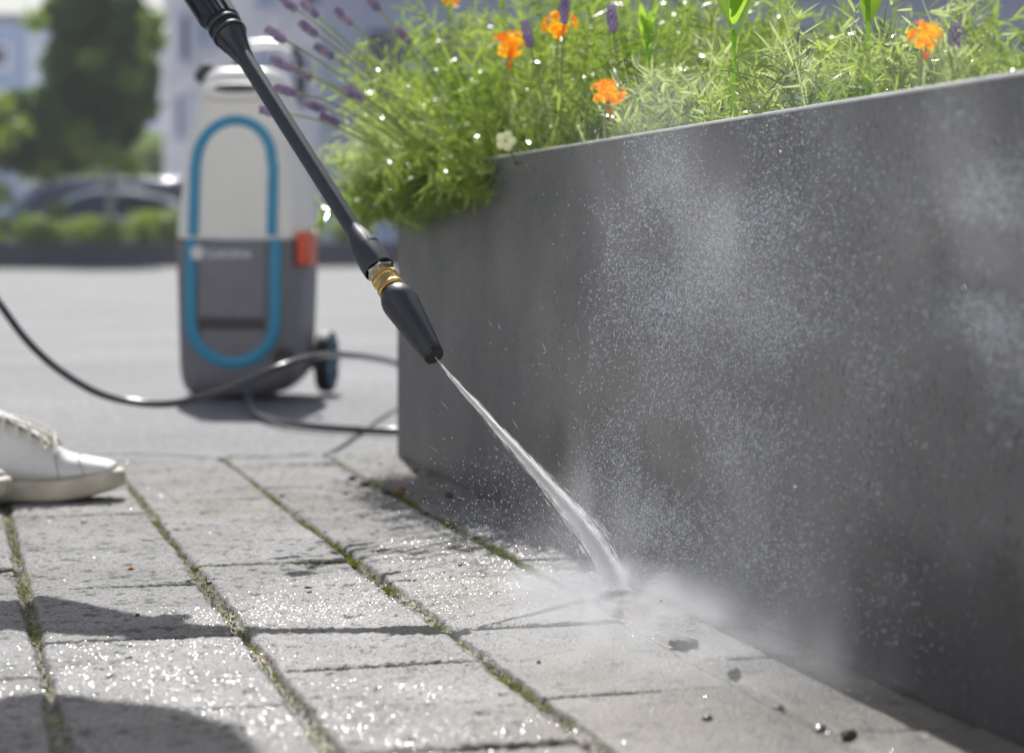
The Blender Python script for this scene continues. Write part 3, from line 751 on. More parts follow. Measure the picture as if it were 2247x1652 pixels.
def ribbons(name, P0, P1, rad, m):
    T = P1 - P0; T = T / np.linalg.norm(T, axis=1, keepdims=True)
    S_ = np.cross(T, rng.standard_normal(T.shape)); S_ /= np.linalg.norm(S_, axis=1, keepdims=True); mid = (P0 + P1) / 2
    Vv = np.stack([P0, mid + S_ * rad[:, None], P1, mid - S_ * rad[:, None]], 1).reshape(-1, 3); n = len(P0)
    return link(name, np_mesh(name, Vv, np.arange(n * 4).reshape(n, 4)), m)
n = 13000
x = rng.random(n) ** .8 * JL * .995; ln = rng.uniform(.010, .030, n) * np.clip(x / .05, .3, 1)
off = rng.standard_normal((n, 3)); off /= np.linalg.norm(off, axis=1, keepdims=True); rr = np.abs(rng.standard_normal(n)) * .38
# heavier skirt on the lower-left side, further down the jet
p0, w0 = jpos(np.maximum(x - ln / 2, 0)); p1, w1 = jpos(np.minimum(x + ln / 2, JL))
skirt = (rng.random(n) < .3)[:, None] * np.array([[-.5, 0, -.35]]) * (x / JL)[:, None]
sk = skirt * rng.random((n, 1)); P0 = p0 + (off * rr[:, None] + sk) * w0[:, None]; P1 = p1 + (off * rr[:, None] + sk) * w1[:, None]
jet = ribbons('water_jet', P0, P1, rng.uniform(.00006, .00017, n) * np.clip(.5 + x / JL * 1.4, .5, 1.8), M['jet'])
tag(jet, 'white jet of water fanning from the nozzle to the pavers', 'water jet')

# ------------------------------------------------------------------ spray droplets (stuff)
def drops(name, P, rad, T, m):
    return streaks(name, P - T * rad[:, None], P + T * rad[:, None], rad, m)
def cloud(n, cu, cv, su, sv_, Z0, Z1, r0, r1, ang=0, stretch=1.3):
    a = rng.standard_normal((n, 2)); a[:, 0] *= su; a[:, 1] *= sv_
    c, s_ = math.cos(ang), math.sin(ang)
    u = cu + a[:, 0] * c - a[:, 1] * s_; v = cv + a[:, 0] * s_ + a[:, 1] * c
    Z = rng.uniform(Z0, Z1, n)
    return np.stack([(u - CX) / F * Z, Z, HC - (v - HY) / F * Z], -1), r0 * (r1 / r0) ** (rng.random(n) ** 2.2)
PA, RA = [], []
for (n, cu, cv, su, sv_, Z0, Z1, ang) in (
        (12000, 1640, 500, 210, 150, 1.85, 2.35, .5), (9000, 1560, 620, 170, 210, 1.9, 2.5, 0), (6000, 1850, 620, 260, 260, 1.6, 2.1, 0),
        (4000, 2180, 560, 90, 200, 1.35, 1.6, 0), (5000, 1500, 850, 180, 160, 2.0, 2.5, 0), (5000, 1750, 900, 300, 220, 1.6, 2.1, 0),
        (3500, 1400, 1100, 150, 110, 2.1, 2.35, 0), (3500, 1750, 1250, 300, 160, 1.6, 2.0, .3), (1400, 1150, 1050, 110, 120, 2.1, 2.5, .8),
        (1800, 1900, 350, 220, 70, 1.8, 2.0, -.2)):
    P, r = cloud(int(n * 7), cu, cv, su, sv_, Z0, Z1, .00012, .00062, ang)
    PA.append(P); RA.append(r)
P = np.concatenate(PA); r = np.concatenate(RA)
s_ = P[:, 0] * CV.x + P[:, 1] * CV.y
pu = CX + P[:, 0] / P[:, 1] * F; pv_ = HY + (HC - P[:, 2]) / P[:, 1] * F
clump = np.zeros(len(P))
for q_ in range(14):
    a_ = rng.uniform(0, 2 * np.pi); w_ = rng.uniform(.006, .035); clump += np.sin((pu * math.cos(a_) + pv_ * math.sin(a_)) * w_ + rng.uniform(0, 6.3)) / 14 ** .5
k = (s_ < S_WALL - .012) & (P[:, 2] > .002) & (rng.random(len(P)) < np.clip(.42 + .38 * clump, .03, 1)) & ((pu > 1290 + 60 * clump) | (pv_ > 1000) | (rng.random(len(P)) < .06))
P = P[k]; r = r[k]
T = rng.standard_normal((len(P), 3)) * .3 + np.array([[0, 0, 1.6]])
# falling droplets read longer
sp = drops('spray_droplets', P, r, T, M['drop']); tag(sp, 'cloud of fine water droplets drifting in front of the dark planter', 'water spray', kind='stuff')
n = 90; u_ = rng.uniform(1250, 2240, n); v_ = rng.uniform(420, 1400, n); Z_ = np.array([min(1728 / (.465 * (a + 122)) * .93, 2.6) for a in u_]) * rng.uniform(.9, 1, n)
Q = np.stack([(u_ - CX) / F * Z_, Z_, HC - (v_ - HY) / F * Z_], -1); Q = Q[Q[:, 2] > .01]; n = len(Q)
M['fleck'] = mat('fleck', (0.45, 0.36, 0.16), .7, col2=(0.10, 0.07, 0.04), nscale=30)
D_ = rng.standard_normal((n, 3)) * .0012
tag(streaks('flying_grit', Q - D_, Q + D_, rng.uniform(.0003, .0010, n), M['fleck']), 'tan and brown flecks of dirt flying in front of the planter', 'flying dirt', kind='stuff')
# splash streaks fanning from the impact
n = 1500; I0 = np.array(list(JP[-1])); I0[2] = .004
d = np.stack([rng.normal(.75, .45, n), rng.normal(-.35, .35, n), np.abs(rng.normal(.22, .20, n))], -1); d /= np.linalg.norm(d, axis=1, keepdims=True)
q = rng.random(n) ** .7 * .34; ln = rng.uniform(.004, .016, n)
Q0 = I0 + d * q[:, None] + rng.standard_normal((n, 3)) * np.array([[.02, .02, .002]]); Q1 = Q0 + d * ln[:, None]
k = ((Q1 @ np.array(list(CV))) < S_WALL - .004) & (Q0[:, 2] > .001) & (Q1[:, 2] > .001)
sp2 = streaks('splash', Q0[k], Q1[k], rng.uniform(.00012, .00038, k.sum()), M['drop']); tag(sp2, 'streaks of water splashing up where the jet hits the pavers', 'water splash', kind='stuff')

# ------------------------------------------------------------------ mist volume (real scattering fog round the impact)
def mist_mat():
    m = bpy.data.materials.new('mist'); m.use_nodes = True; nt = m.node_tree; N = nt.nodes; L = nt.links
    N.remove(N['Principled BSDF']); out = N['Material Output']
    pv = N.new('ShaderNodeVolumePrincipled'); pv.inputs['Color'].default_value = (.96, .97, 1, 1); pv.inputs['Anisotropy'].default_value = .35
    geo = N.new('ShaderNodeTexCoord')
    def mth(op, a, b_=None, clamp=False):
        x = N.new('ShaderNodeMath'); x.operation = op; x.use_clamp = clamp
        for kk, val in enumerate((a, b_)):
            if val is None: continue
            if isinstance(val, (int, float)): x.inputs[kk].default_value = val
            else: L.new(val, x.inputs[kk])
        return x.outputs[0]
    def blob(c, rad, amp, pw=2.0, rz=0):
        mp_ = N.new('ShaderNodeMapping'); mp_.vector_type = 'TEXTURE'; mp_.inputs['Location'].default_value = c; mp_.inputs['Scale'].default_value = rad
        mp_.inputs['Rotation'].default_value = (0, rz, -AL * 0 + 0)
        L.new(geo.outputs['Object'], mp_.inputs['Vector'])
        ln_ = N.new('ShaderNodeVectorMath'); ln_.operation = 'LENGTH'; L.new(mp_.outputs[0], ln_.inputs[0])
        f = mth('SUBTRACT', 1.0, ln_.outputs['Value'], True)
        return mth('MULTIPLY', mth('POWER', f, pw), amp)
    terms = [blob(tuple(gnd(1400, 1330)), (.19, .26, .045), 38, 1.5), blob(tuple(gnd(1620, 1420)), (.30, .34, .06), 9, 1.4),
             blob(tuple(at(1750, 1330, 1.9)), (.34, .5, .16), .9, 1.3), blob(tuple(at(1640, 520, 2.05)), (.26, .30, .13), .6, 1.3, .7),
             blob(tuple(at(1560, 820, 2.2)), (.22, .35, .30), .30, 1.0), blob(tuple(at(1960, 760, 1.75)), (.28, .4, .40), .22, 1.0), blob(tuple(at(2170, 480, 1.5)), (.10, .2, .18), .8, 1.5, -.3),
             blob(tuple(at(1290, 1150, 2.28)), (.10, .13, .12), 2.0, 1.3)]
    tot = terms[0]
    for t_ in terms[1:]: tot = mth('ADD', tot, t_)
    n_ = N.new('ShaderNodeTexNoise'); n_.inputs['Scale'].default_value = 11; n_.inputs['Detail'].default_value = 5; n_.inputs['Distortion'].default_value = .9
    mpn = N.new('ShaderNodeMapping'); mpn.inputs['Rotation'].default_value = (0, -.5, 0); mpn.inputs['Scale'].default_value = (1.3, 1, .55); L.new(geo.outputs['Object'], mpn.inputs['Vector']); L.new(mpn.outputs[0], n_.inputs['Vector'])
    mr = N.new('ShaderNodeMapRange'); mr.inputs[1].default_value = .40; mr.inputs[2].default_value = .66; mr.inputs[3].default_value = .08; mr.inputs[4].default_value = 2.3
    L.new(n_.outputs['Fac'], mr.inputs[0])
    L.new(mth('MULTIPLY', mth('MULTIPLY', tot, mr.outputs[0]), MIST), pv.inputs['Density'])
    L.new(pv.outputs[0], out.inputs['Volume'])
    m.cycles.volume_step_rate = 1.0
    return m
MIST = 1.0
mb = MB(); 
vs = [W(s, t, z) for z in (.0085, .52) for t in (1.15, 2.95) for s in (.18, S_WALL - .003)]
mb.add(vs, [(0, 2, 3, 1), (4, 5, 7, 6), (0, 1, 5, 4), (2, 6, 7, 3), (0, 4, 6, 2), (1, 3, 7, 5)])
tag(mb.build('mist', mist_mat(), smooth=False), 'pale drifting mist of spray low over the wet pavers and planter wall', 'mist', kind='stuff')

# ------------------------------------------------------------------ plants in the planter
def blades(P, D, Ln, Wd, curl, nseg=3, seed=0):
    """curved leaf strips: P root, D direction, Ln length, Wd half width"""
    r = np.random.default_rng(seed); n = len(P)
    D = D / np.linalg.norm(D, axis=1, keepdims=True)
    rnd = r.standard_normal((n, 3)); S_ = np.cross(D, rnd); S_ /= np.linalg.norm(S_, axis=1, keepdims=True); Nn = np.cross(S_, D)
    rows = []
    for i in range(nseg + 1):
        t = i / nseg; c = P + D * (Ln * t)[:, None] + Nn * (curl * Ln * t * t)[:, None]
        w = Wd * (.45 + 1.1 * math.sin(math.pi * min(t * .9 + .1, 1)) * .6) * (1 if i < nseg else .12)
        rows += [c - S_ * w[:, None], c + S_ * w[:, None]]
    Vv = np.stack(rows, 1).reshape(-1, 3); k = (nseg + 1) * 2
    f = np.array([[2 * i, 2 * i + 1, 2 * i + 3, 2 * i + 2] for i in range(nseg)])[None]
    return Vv, ((np.arange(n) * k)[:, None, None] + f).reshape(-1, 4)
def join(parts):
    V_, F_, b_ = [], [], 0
    for v, f in parts: V_.append(v); F_.append(f + b_); b_ += len(v)
    return np.concatenate(V_), np.concatenate(F_)
M['foliage'] = leaf_mat('foliage', (0.15, 0.235, 0.045), (0.35, 0.43, 0.13), .5, .24, 9, .8)
M['foliage_pale'] = leaf_mat('foliage_pale', (0.32, 0.40, 0.20), (0.52, 0.58, 0.38), .45, .13, 12, 1.0)
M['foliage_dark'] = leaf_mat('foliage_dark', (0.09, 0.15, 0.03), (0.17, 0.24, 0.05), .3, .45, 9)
def feathery(ns_, nl, seed, region, hmin, hmax, lean=(0, 0), ln=(.012, .04), wd=(.0007, .0018), spread=.5, bend=.0, lift=.4):
    """stems rising out of region, each set with many thin leaves"""
    r = np.random.default_rng(seed)
    s = r.uniform(region[0], region[1], ns_); t = r.uniform(region[2], region[3], ns_)
    base = np.stack([CV.x * s + DV.x * t, CV.y * s + DV.y * t, np.full(ns_, PH - .06)], -1)
    hgt = r.uniform(hmin, hmax, ns_)
    dr = np.stack([r.normal(0, spread, ns_) + lean[0], r.normal(0, spread, ns_) + lean[1], np.ones(ns_)], -1)
    dr /= np.linalg.norm(dr, axis=1, keepdims=True)
    tip = base + dr * hgt[:, None]
    sag = r.uniform(0, bend, ns_)
    out = []
    # stems
    v, f = blades(base, dr, hgt, np.full(ns_, .0011), r.normal(0, .1, ns_), 4, seed + 1)
    if region[0] > S_WALL + .01:
        v3 = v.reshape(ns_, 10, 3); v3 = v3[((v3[..., 0] * CV.x + v3[..., 1] * CV.y).min(1) > S_WALL + .006) | (t > 2.95)]; v = v3.reshape(-1, 3); f = f[:len(v3) * 4]
    out.append((v, f))
    tt = r.uniform(.15, 1.02, (ns_, nl)); P = base[:, None] + dr[:, None] * (hgt[:, None] * tt)[..., None]
    P[..., 2] -= (sag[:, None] * tt ** 2 * hgt[:, None])
    D = dr[:, None] * lift + r.standard_normal((ns_, nl, 3)) * .62
    P = P.reshape(-1, 3); D = D.reshape(-1, 3)
    if region[0] > S_WALL + .03:
        kk = (P[:, 0] * CV.x + P[:, 1] * CV.y > S_WALL + .025) | (P[:, 2] > PH + .04); P, D = P[kk], D[kk]
    near = np.clip((P[:, 1] + .2) / 2.9, .5, 1.0)
    v, f = blades(P, D, r.uniform(*ln, len(P)) * near, r.uniform(*wd, len(P)) * near, r.normal(0, .35, len(P)), 3, seed + 2)
    if region[0] > S_WALL + .01:
        v3 = v.reshape(len(P), 8, 3); sm = (v3[..., 0] * CV.x + v3[..., 1] * CV.y).min(1); tm = (P[:, 0] * DV.x + P[:, 1] * DV.y)
        v3 = v3[(sm > S_WALL + .004) | (tm > 2.95)]; v = v3.reshape(-1, 3); f = f[:len(v3) * 3]
    out.append((v, f))
    return out
parts_g, parts_p, parts_d = [], [], []
def alongT(u):     # t where the wall top passes picture column u
    # point on wall base line at column u
    v = HY + (u + 122) * (1003 - HY) / (872 + 122); return st(gnd(u, v))[1]
T_A, T_Bp = alongT(900), alongT(2300)
parts_g += feathery(900, 60, 101, (S_WALL + .035, S_WALL + .60, 1.5, 3.1), .05, .155, spread=.35)
parts_g += feathery(760, 60, 102, (S_WALL + .02, S_WALL + .50, 2.7, T_END - .03), .12, .36, lean=(-.22, 0))
parts_p += feathery(560, 40, 103, (S_WALL + .035, S_WALL + .5, 1.5, T_END - .05), .06, .20, wd=(.0008, .002))
parts_g += feathery(190, 70, 104, (S_WALL + .0, S_WALL + .10, 3.2, T_END - .01), .08, .22, lean=(-.95, .1), bend=.7, lift=.2)
parts_g += feathery(230, 60, 107, (S_WALL - .004, S_WALL + .09, 2.98, T_END + .02), .07, .16, lean=(-.55, 0), bend=.9, lift=.1)
parts_p += feathery(90, 50, 108, (S_WALL + .0, S_WALL + .12, 3.2, T_END - .01), .10, .26, lean=(-1.1, .1), bend=.4, lift=.3)
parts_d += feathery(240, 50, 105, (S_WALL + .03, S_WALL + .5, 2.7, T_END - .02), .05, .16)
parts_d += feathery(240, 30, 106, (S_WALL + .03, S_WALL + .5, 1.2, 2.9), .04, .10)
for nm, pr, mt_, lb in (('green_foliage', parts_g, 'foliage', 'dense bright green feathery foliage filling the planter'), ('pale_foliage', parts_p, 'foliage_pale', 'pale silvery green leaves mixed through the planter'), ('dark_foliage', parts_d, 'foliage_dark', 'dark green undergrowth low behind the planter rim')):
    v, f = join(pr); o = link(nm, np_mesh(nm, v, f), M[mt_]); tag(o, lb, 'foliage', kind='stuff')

# ---- broad leaved plants
M['broad'] = leaf_mat('broad', (0.26, 0.42, 0.06), (0.38, 0.55, 0.10), .6, .35, 15)
def broad_leaf(mb, base, direc, L_, w_, side):
    direc = Vector(direc).normalized(); side = Vector(side).normalized(); nrm = direc.cross(side)
    rows = []
    for i in range(9):
        t = i / 8; c = base + direc * L_ * t + nrm * (.18 * L_ * t * t)
        ww = w_ * math.sin(math.pi * (t * .93 + .07)) ** .8
        rows.append([c - side * ww + nrm * ww * .25, c, c + side * ww + nrm * ww * .25])
    vs = [p for r_ in rows for p in r_]
    mb.add(vs, [(i * 3 + k, i * 3 + k + 1, i * 3 + k + 4, i * 3 + k + 3) for i in range(8) for k in range(2)])
def broad_plant(u, v, Z, sc, seed, label):
    r = random.Random(seed); base = at(u, v, Z); e = empty('leafy_plant', base); tag(e, label, 'plant', 'broad leaved plants in the planter')
    for k in range(7):
        a = k * 2.4 + r.random(); mb = MB()
        d = Vector((math.cos(a) * .75, math.sin(a) * .75, 1 + r.random() * .6))
        broad_leaf(mb, Vector((0, 0, .01 * k * sc)), d, (.075 + .02 * r.random()) * sc, .013 * sc, Vector((-math.sin(a), math.cos(a), .1)))
        mb.build('leaf', M['broad'], e, angle=80)
    mb = MB(); mb.tube([(0, 0, -.14), (0, 0, .02)], .0022, 8); mb.build('stem', M['broad'], e)
broad_plant(1610, 105, 2.3, 1.25, 1, 'broad-leaved light green plant left of the middle of the right-hand planting, taller one')
broad_plant(1905, 50, 2.05, 1.0, 2, 'broad-leaved light green plant nearest the lone orange flower on the right')
broad_plant(1420, 130, 2.75, .55, 3, 'small broad-leaved plant just right of the topmost orange flower')

# ---- orange wallflowers
def petal_mat(name, c1, c2): return leaf_mat(name, c1, c2, .4, .5, 60, .3)
M['petal'] = petal_mat('petal', (0.92, 0.34, 0.010), (0.98, 0.60, 0.03))
M['petal_y'] = petal_mat('petal_y', (0.98, 0.55, 0.02), (1.0, 0.75, 0.05))
M['stem'] = leaf_mat('stem', (0.22, 0.28, 0.10), (0.34, 0.38, 0.16), .3, .4, 20)
def wallflower(u, v, Z, rad, seed, label, drop=False):
    r = random.Random(seed); c = at(u, v, Z); e = empty('orange_flower', c); tag(e, label, 'flower', 'orange flowers in the planter')
    K = Z / F
    a_, b2 = MB(), MB()
    for k in range(30):
        th = r.uniform(0, 2 * math.pi); q_ = math.sqrt(r.random()); 
        fx = math.cos(th) * q_ * rad * K; fz = math.sin(th) * q_ * rad * K * .72; fy_ = -math.sqrt(max(0, 1 - q_ * q_)) * rad * K * .6
        ctr = Vector((fx, fy_ * r.uniform(.2, 1), fz)); nrm = Vector((fx * 1.0, fy_ - .006, fz + .006)).normalized()
        A_ = nrm.cross(Vector((.2, .3, 1))).normalized(); B_ = nrm.cross(A_)
        tgt = b2 if (fz > 0.0 and r.random() < .6) else a_
        for j in range(4):
            an = j * math.pi / 2 + r.random() * .4; d_ = A_ * math.cos(an) + B_ * math.sin(an); s2 = nrm.cross(d_)
            R_ = 12.5 * K * r.uniform(.8, 1.2)
            tgt.add([ctr, ctr + d_ * R_ * .55 - s2 * R_ * .42 + nrm * R_ * .25, ctr + d_ * R_ + nrm * R_ * .12, ctr + d_ * R_ * .55 + s2 * R_ * .42 + nrm * R_ * .25], [(0, 1, 2, 3)])
    a_.build('petals', M['petal'], e, smooth=False); b2.build('petals', M['petal_y'], e, smooth=False)
    mb = MB(); mb.tube(spline([Vector((.0, .004, 0)), Vector((-.004, .01, -.05)), Vector((.004, .02, -.16))], 5), .0016, 8)
    if drop: 
        for k in range(3): mb.tube([Vector((0, 0, -.012)), Vector((r.uniform(-.006, .006), -.003, -.03))], .001, 6)
    mb.build('stem', M['stem'], e)
    if drop:
        mb = MB()
        for k in range(7):
            p = Vector((r.uniform(-3, 6) * K, -.002, -(rad * 1.15 + r.uniform(0, 12)) * K)); mb.ball(p, 3.4 * K, 6, (1, .8, 1.7))
        mb.build('bud', M['petal'], e)
for a in ((1118, 95, 3.03, 37, 1, 'orange flower head with yellow top, leftmost of the large ones', True), (1228, 54, 2.84, 36, 2, 'orange flower head just up and right of the leftmost large one', False),
          (1335, 200, 2.60, 37, 3, 'orange flower head lowest of all, closest above the planter rim', True), (2031, 75, 1.80, 37, 4, 'orange flower head standing alone at the far right', True),
          (990, -6, 3.35, 14, 5, 'orange flower cut off by the top edge of the photo', False)):
    wallflower(*a)
# white blossom at the rim
e = empty('white_flower', at(1110, 310, 2.9)); tag(e, 'small white blossom hanging over the planter rim near the corner', 'flower')
mb = MB(); r = random.Random(5)
for k in range(5):
    a = 2 * math.pi * k / 5; d = Vector((math.cos(a), -.3, math.sin(a))); mb.ball(d * .008, .0065, 7, (1, .5, 1))
M['white_petal'] = leaf_mat('white_petal', (.7, .7, .68), (.8, .8, .78), .4, .5, 40)
mb.build('petals', M['white_petal'], e)
mb = MB(); mb.tube(spline([Vector((0, .004, 0)), Vector((.01, .03, -.02)), Vector((.02, .09, -.04))], 5), .0015, 6); mb.build('stem', M['stem'], e)

# ---- lavender stalks fanning out of the corner
M['lavender'] = petal_mat('lavender', (0.34, 0.27, 0.52), (0.55, 0.46, 0.70))
LAV = [  # tip u, v, root u, v, Z
    (582, 62, 900, 300, 3.0), (655, 48, 930, 290, 3.1), (690, 98, 900, 280, 3.15), (592, 128, 880, 300, 2.95), (600, 192, 860, 300, 3.0),
    (568, 240, 840, 330, 3.0), (752, 192, 930, 330, 2.9), (660, 4, 950, 300, 3.2), (610, -10, 930, 280, 3.1), (735, 20, 960, 260, 3.2),
    (668, 225, 850, 330, 3.1), (640, 150, 900, 300, 3.2), (800, -15, 990, 250, 3.2), (870, 60, 1010, 260, 3.2), (700, 255, 860, 350, 3.1),
    (1150, 45, 1200, 250, 2.7), (1240, -5, 1230, 200, 2.8), (1488, 10, 1500, 200, 2.4), (1340, 10, 1360, 200, 2.6), (1545, 20, 1530, 180, 2.3), (2100, 50, 2085, 200, 1.95), (1985, 25, 2010, 160, 2.0), (1720, 30, 1730, 180, 2.1)]
LAVL = ['just right of the lance grip, pointing up-left', 'above the washer handle, second in from the lance grip', 'in a pair above the right end of the washer handle', 'touching the lance just below its finned funnel', 'crossing the washer hood right beside the lance',
    'lowest of all, hanging in front of the blue stripe top', 'at the edge of the leaves, level with the washer hood top', 'at the top edge of the photo, above the left fan', 'at the top edge nearest the lance grip', 'near the top edge, halfway between lance grip and foliage',
    'lying low and left, just right of the lance tube', 'tilted left across the right end of the washer handle', 'rising to the top edge left of the green mass', 'against the left side of the green mass near the top', 'low at the left fringe of the leaves beside the lance',
    'right of the leftmost large orange flower', 'above the topmost orange flower, at the photo edge', 'on an upright stalk left of the tall broad leaves', 'upright between two orange flowers near the top edge', 'just left of the tall broad-leaved plant', 'just right of the far right orange flower', 'just left of the far right orange flower', 'upright between the two broad-leaved plants']
for i, (u, v, ru, rv, Z) in enumerate(LAV):
    if i in (17, 19, 21, 22): continue
    tip = at(u, v, Z); root = at(ru, rv, Z + .06 if u < 1000 else Z)
    e = empty('lavender_stalk', root)
    d = tip - root; mid = d * .5 + Vector((0, 0, .012 if u < 1000 else 0)) 
    tag(e, 'purple lavender spike ' + LAVL[i], 'lavender', 'lavender stalks in the planter')
    mb = MB(); path = spline([Vector((0, 0, 0)), mid, d], 8); mb.tube(path, [.0013] * len(path), 7); mb.build('stalk', M['stem'], e)
    mb = MB(); T = (d - mid).normalized(); r = random.Random(i); q_ = Vector((-T.z, 0, T.x))
    for k in range(7):
        c = d - T * (.003 + k * .0046)
        for j in range(5):
            a = j * 1.256 + k * .6; o_ = (q_ * math.cos(a) + Vector((0, 1, 0)) * math.sin(a)) * (.0024 + .0026 * math.sin(math.pi * (k + 1) / 8))
            mb.ball(c + o_, 0.0024 * r.uniform(.8, 1.2), 5, (1, 1, 1.5))
    mb.build('flower_spike', M['lavender'], e)

# ------------------------------------------------------------------ moss in the joints
def moss():
    r = np.random.default_rng(55); out = []
    def strip_(sc, sj, t0, t1, n, h0, h1):
        s = sc + r.normal(0, sj, n); t = r.uniform(t0, t1, n)
        key = np.sin(t * 23 + sc * 40) + np.sin(t * 61 + 1.3) * .7 + np.sin(t * 9.1 + sc * 7)
        k = key > r.uniform(-.6, 1.2, n); s, t = s[k], t[k]
        P = np.stack([CV.x * s + DV.x * t, CV.y * s + DV.y * t, np.full(len(s), -.0065)], -1)
        D = r.standard_normal((len(s), 3)) * .6 + np.array([[0, 0, 1]])
        out.append(blades(P, D, r.uniform(h0, h1, len(s)), r.uniform(.0004, .0009, len(s)), r.normal(0, .3, len(s)), 2, int(n)))
    strip_(S_C, .0045, 2.1, 3.3, 9000, .004, .010)
    strip_(S_B, .0036, 1.5, 3.7, 3600, .003, .008)
    strip_(S_A, .0038, 1.4, 3.7, 1700, .002, .0065)
    strip_(S_D, .0038, 1.4, 3.7, 1900, .002, .0065)
    # cross joints near the right
    for (tc_, sa, sb, n) in ((tj(1000, 1183), S_B, S_C, 1500), (COLT[3], (S_B + S_C) / 2, S_C, 1800), (COLT[2], S_A, S_B, 700)):
        s = r.uniform(sa, sb, n); t = tc_ + r.normal(0, .0018, n)
        P = np.stack([CV.x * s + DV.x * t, CV.y * s + DV.y * t, np.full(n, -.005)], -1)
        out.append(blades(P, r.standard_normal((n, 3)) * .6 + np.array([[0, 0, 1]]), r.uniform(.003, .007, n), r.uniform(.0004, .0008, n), r.normal(0, .3, n), 2, n + 7))
    v, f = join(out); return v, f
M['moss'] = leaf_mat('moss', (0.08, 0.11, 0.015), (0.22, 0.24, 0.045), .35, .6, 40, .2)
v, f = moss(); tag(link('moss', np_mesh('moss', v, f), M['moss']), 'green and yellowish moss growing in the paver joints', 'moss', kind='stuff')
# grit in the joints
n = 5000; sj = rng.choice([S_A, S_B, S_C, S_D], n) + rng.normal(0, .004, n); tj_ = rng.uniform(1.4, T_PAVE, n)
P = np.stack([CV.x * sj + DV.x * tj_, CV.y * sj + DV.y * tj_, np.full(n, -.005)], -1)
M['grit'] = mat('grit', (0.10, 0.085, 0.06), .9, col2=(0.34, 0.31, 0.26), nscale=160)
g_ = streaks('joint_grit', P - rng.standard_normal((n, 3)) * .0008, P + rng.standard_normal((n, 3)) * .0008, rng.uniform(.0006, .0014, n), M['grit'])
tag(g_, 'loose grit and sand lying in the paver joints', 'grit', kind='stuff')
# loose grit scattered sparsely on the pavers by the wall foot
n = 500; sj = S_WALL - np.abs(rng.normal(0, .06, n)); tj_ = rng.uniform(2.6, T_PAVE, n)
P = np.stack([CV.x * sj + DV.x * tj_, CV.y * sj + DV.y * tj_, np.full(n, .001)], -1)
tag(streaks('loose_grit', P - rng.standard_normal((n, 3)) * .0012, P + rng.standard_normal((n, 3)) * .0012, rng.uniform(.0006, .0018, n), M['grit']), 'fine crumbs of soil scattered along the foot of the planter', 'grit', kind='stuff')

# ------------------------------------------------------------------ water beads on the wet pavers: low many-sided drops that catch the sun
def beads(n, seed):
    r = np.random.default_rng(seed)
    gi = r.integers(0, nt_, n * 6); gj = r.integers(0, ns, n * 6)
    w = wet[gi, gj] * (1 - .80 * wash[gi, gj]) * (1 - .8 * isj[gi, gj]); w = np.clip(w * (.62 + .38 * n4[gi, gj] + .25 * n3[gi, gj]), 0, 1)
    k = r.random(n * 6) < np.clip(w, 0, 1) * .9 + .004; gi, gj = gi[k][:n], gj[k][:n]; n = len(gi)
    x = Xg[gi, gj] + r.uniform(-.001, .001, n); y = Yg[gi, gj] + r.uniform(-.001, .001, n); z = Hh[gi, gj] + .0003
    rad = .00028 * (3.6 ** (r.random(n) ** 1.5)) * (1 + .25 * (r.random(n) < .1))
    K = 7; th = 2 * np.pi * np.arange(K) / K
    tx, ty = r.normal(-.05, .17, n), r.normal(.30, .18, n)     # lean of the flat crown of each bead
    rings = []
    for sc, hz in ((1.0, -.2), (.9, .35), (.62, .62)):
        px = x[:, None] + rad[:, None] * sc * np.cos(th); py = y[:, None] + rad[:, None] * sc * np.sin(th)
        pz = z[:, None] + rad[:, None] * hz + (tx[:, None] * np.cos(th) + ty[:, None] * np.sin(th)) * rad[:, None] * sc * (1 if hz > .1 else 0)
        rings.append(np.stack([px, py, pz], -1))
    apex = np.stack([x, y, z + rad * .64], -1)[:, None]
    V_ = np.concatenate(rings + [apex], 1).reshape(-1, 3); kk = 3 * K + 1
    f = []
    for a in range(2):
        for q_ in range(K):
            l = (q_ + 1) % K; f.append([a * K + q_, a * K + l, (a + 1) * K + l]); f.append([a * K + q_, (a + 1) * K + l, (a + 1) * K + q_])
    for q_ in range(K): f.append([2 * K + q_, 2 * K + (q_ + 1) % K, 3 * K])
    Fc = ((np.arange(n) * kk)[:, None, None] + np.array(f)[None]).reshape(-1, 3)
    return V_, Fc
def bead_mat():
    m = bpy.data.materials.new('bead_water'); m.use_nodes = True; nt = m.node_tree; N = nt.nodes; L = nt.links
    N.remove(N['Principled BSDF']); out = N['Material Output']
    g = N.new('ShaderNodeBsdfGlossy'); g.inputs['Roughness'].default_value = .16; g.inputs['Color'].default_value = (1, 1, 1, 1)
    n_ = N.new('ShaderNodeTexNoise'); n_.inputs['Scale'].default_value = 90; r_ = N.new('ShaderNodeMapRange'); r_.inputs[3].default_value = .10; r_.inputs[4].default_value = .19
    L.new(n_.outputs['Fac'], r_.inputs[0]); L.new(r_.outputs[0], g.inputs['Roughness'])
    t = N.new('ShaderNodeBsdfTransparent'); pass
    mx_ = N.new('ShaderNodeMixShader'); mx_.inputs[0].default_value = .07; L.new(t.outputs[0], mx_.inputs[1]); L.new(g.outputs[0], mx_.inputs[2]); L.new(mx_.outputs[0], out.inputs['Surface'])
    return m
M['bead'] = bead_mat()
v, f = beads(88000, 77)
bme = np_mesh('water_beads', v, f); bme.polygons.foreach_set('use_smooth', [False] * len(bme.polygons))
tag(link('water_beads', bme, M['bead']), 'beads of water glittering in the sun on the wet pavers', 'water drops', kind='stuff')

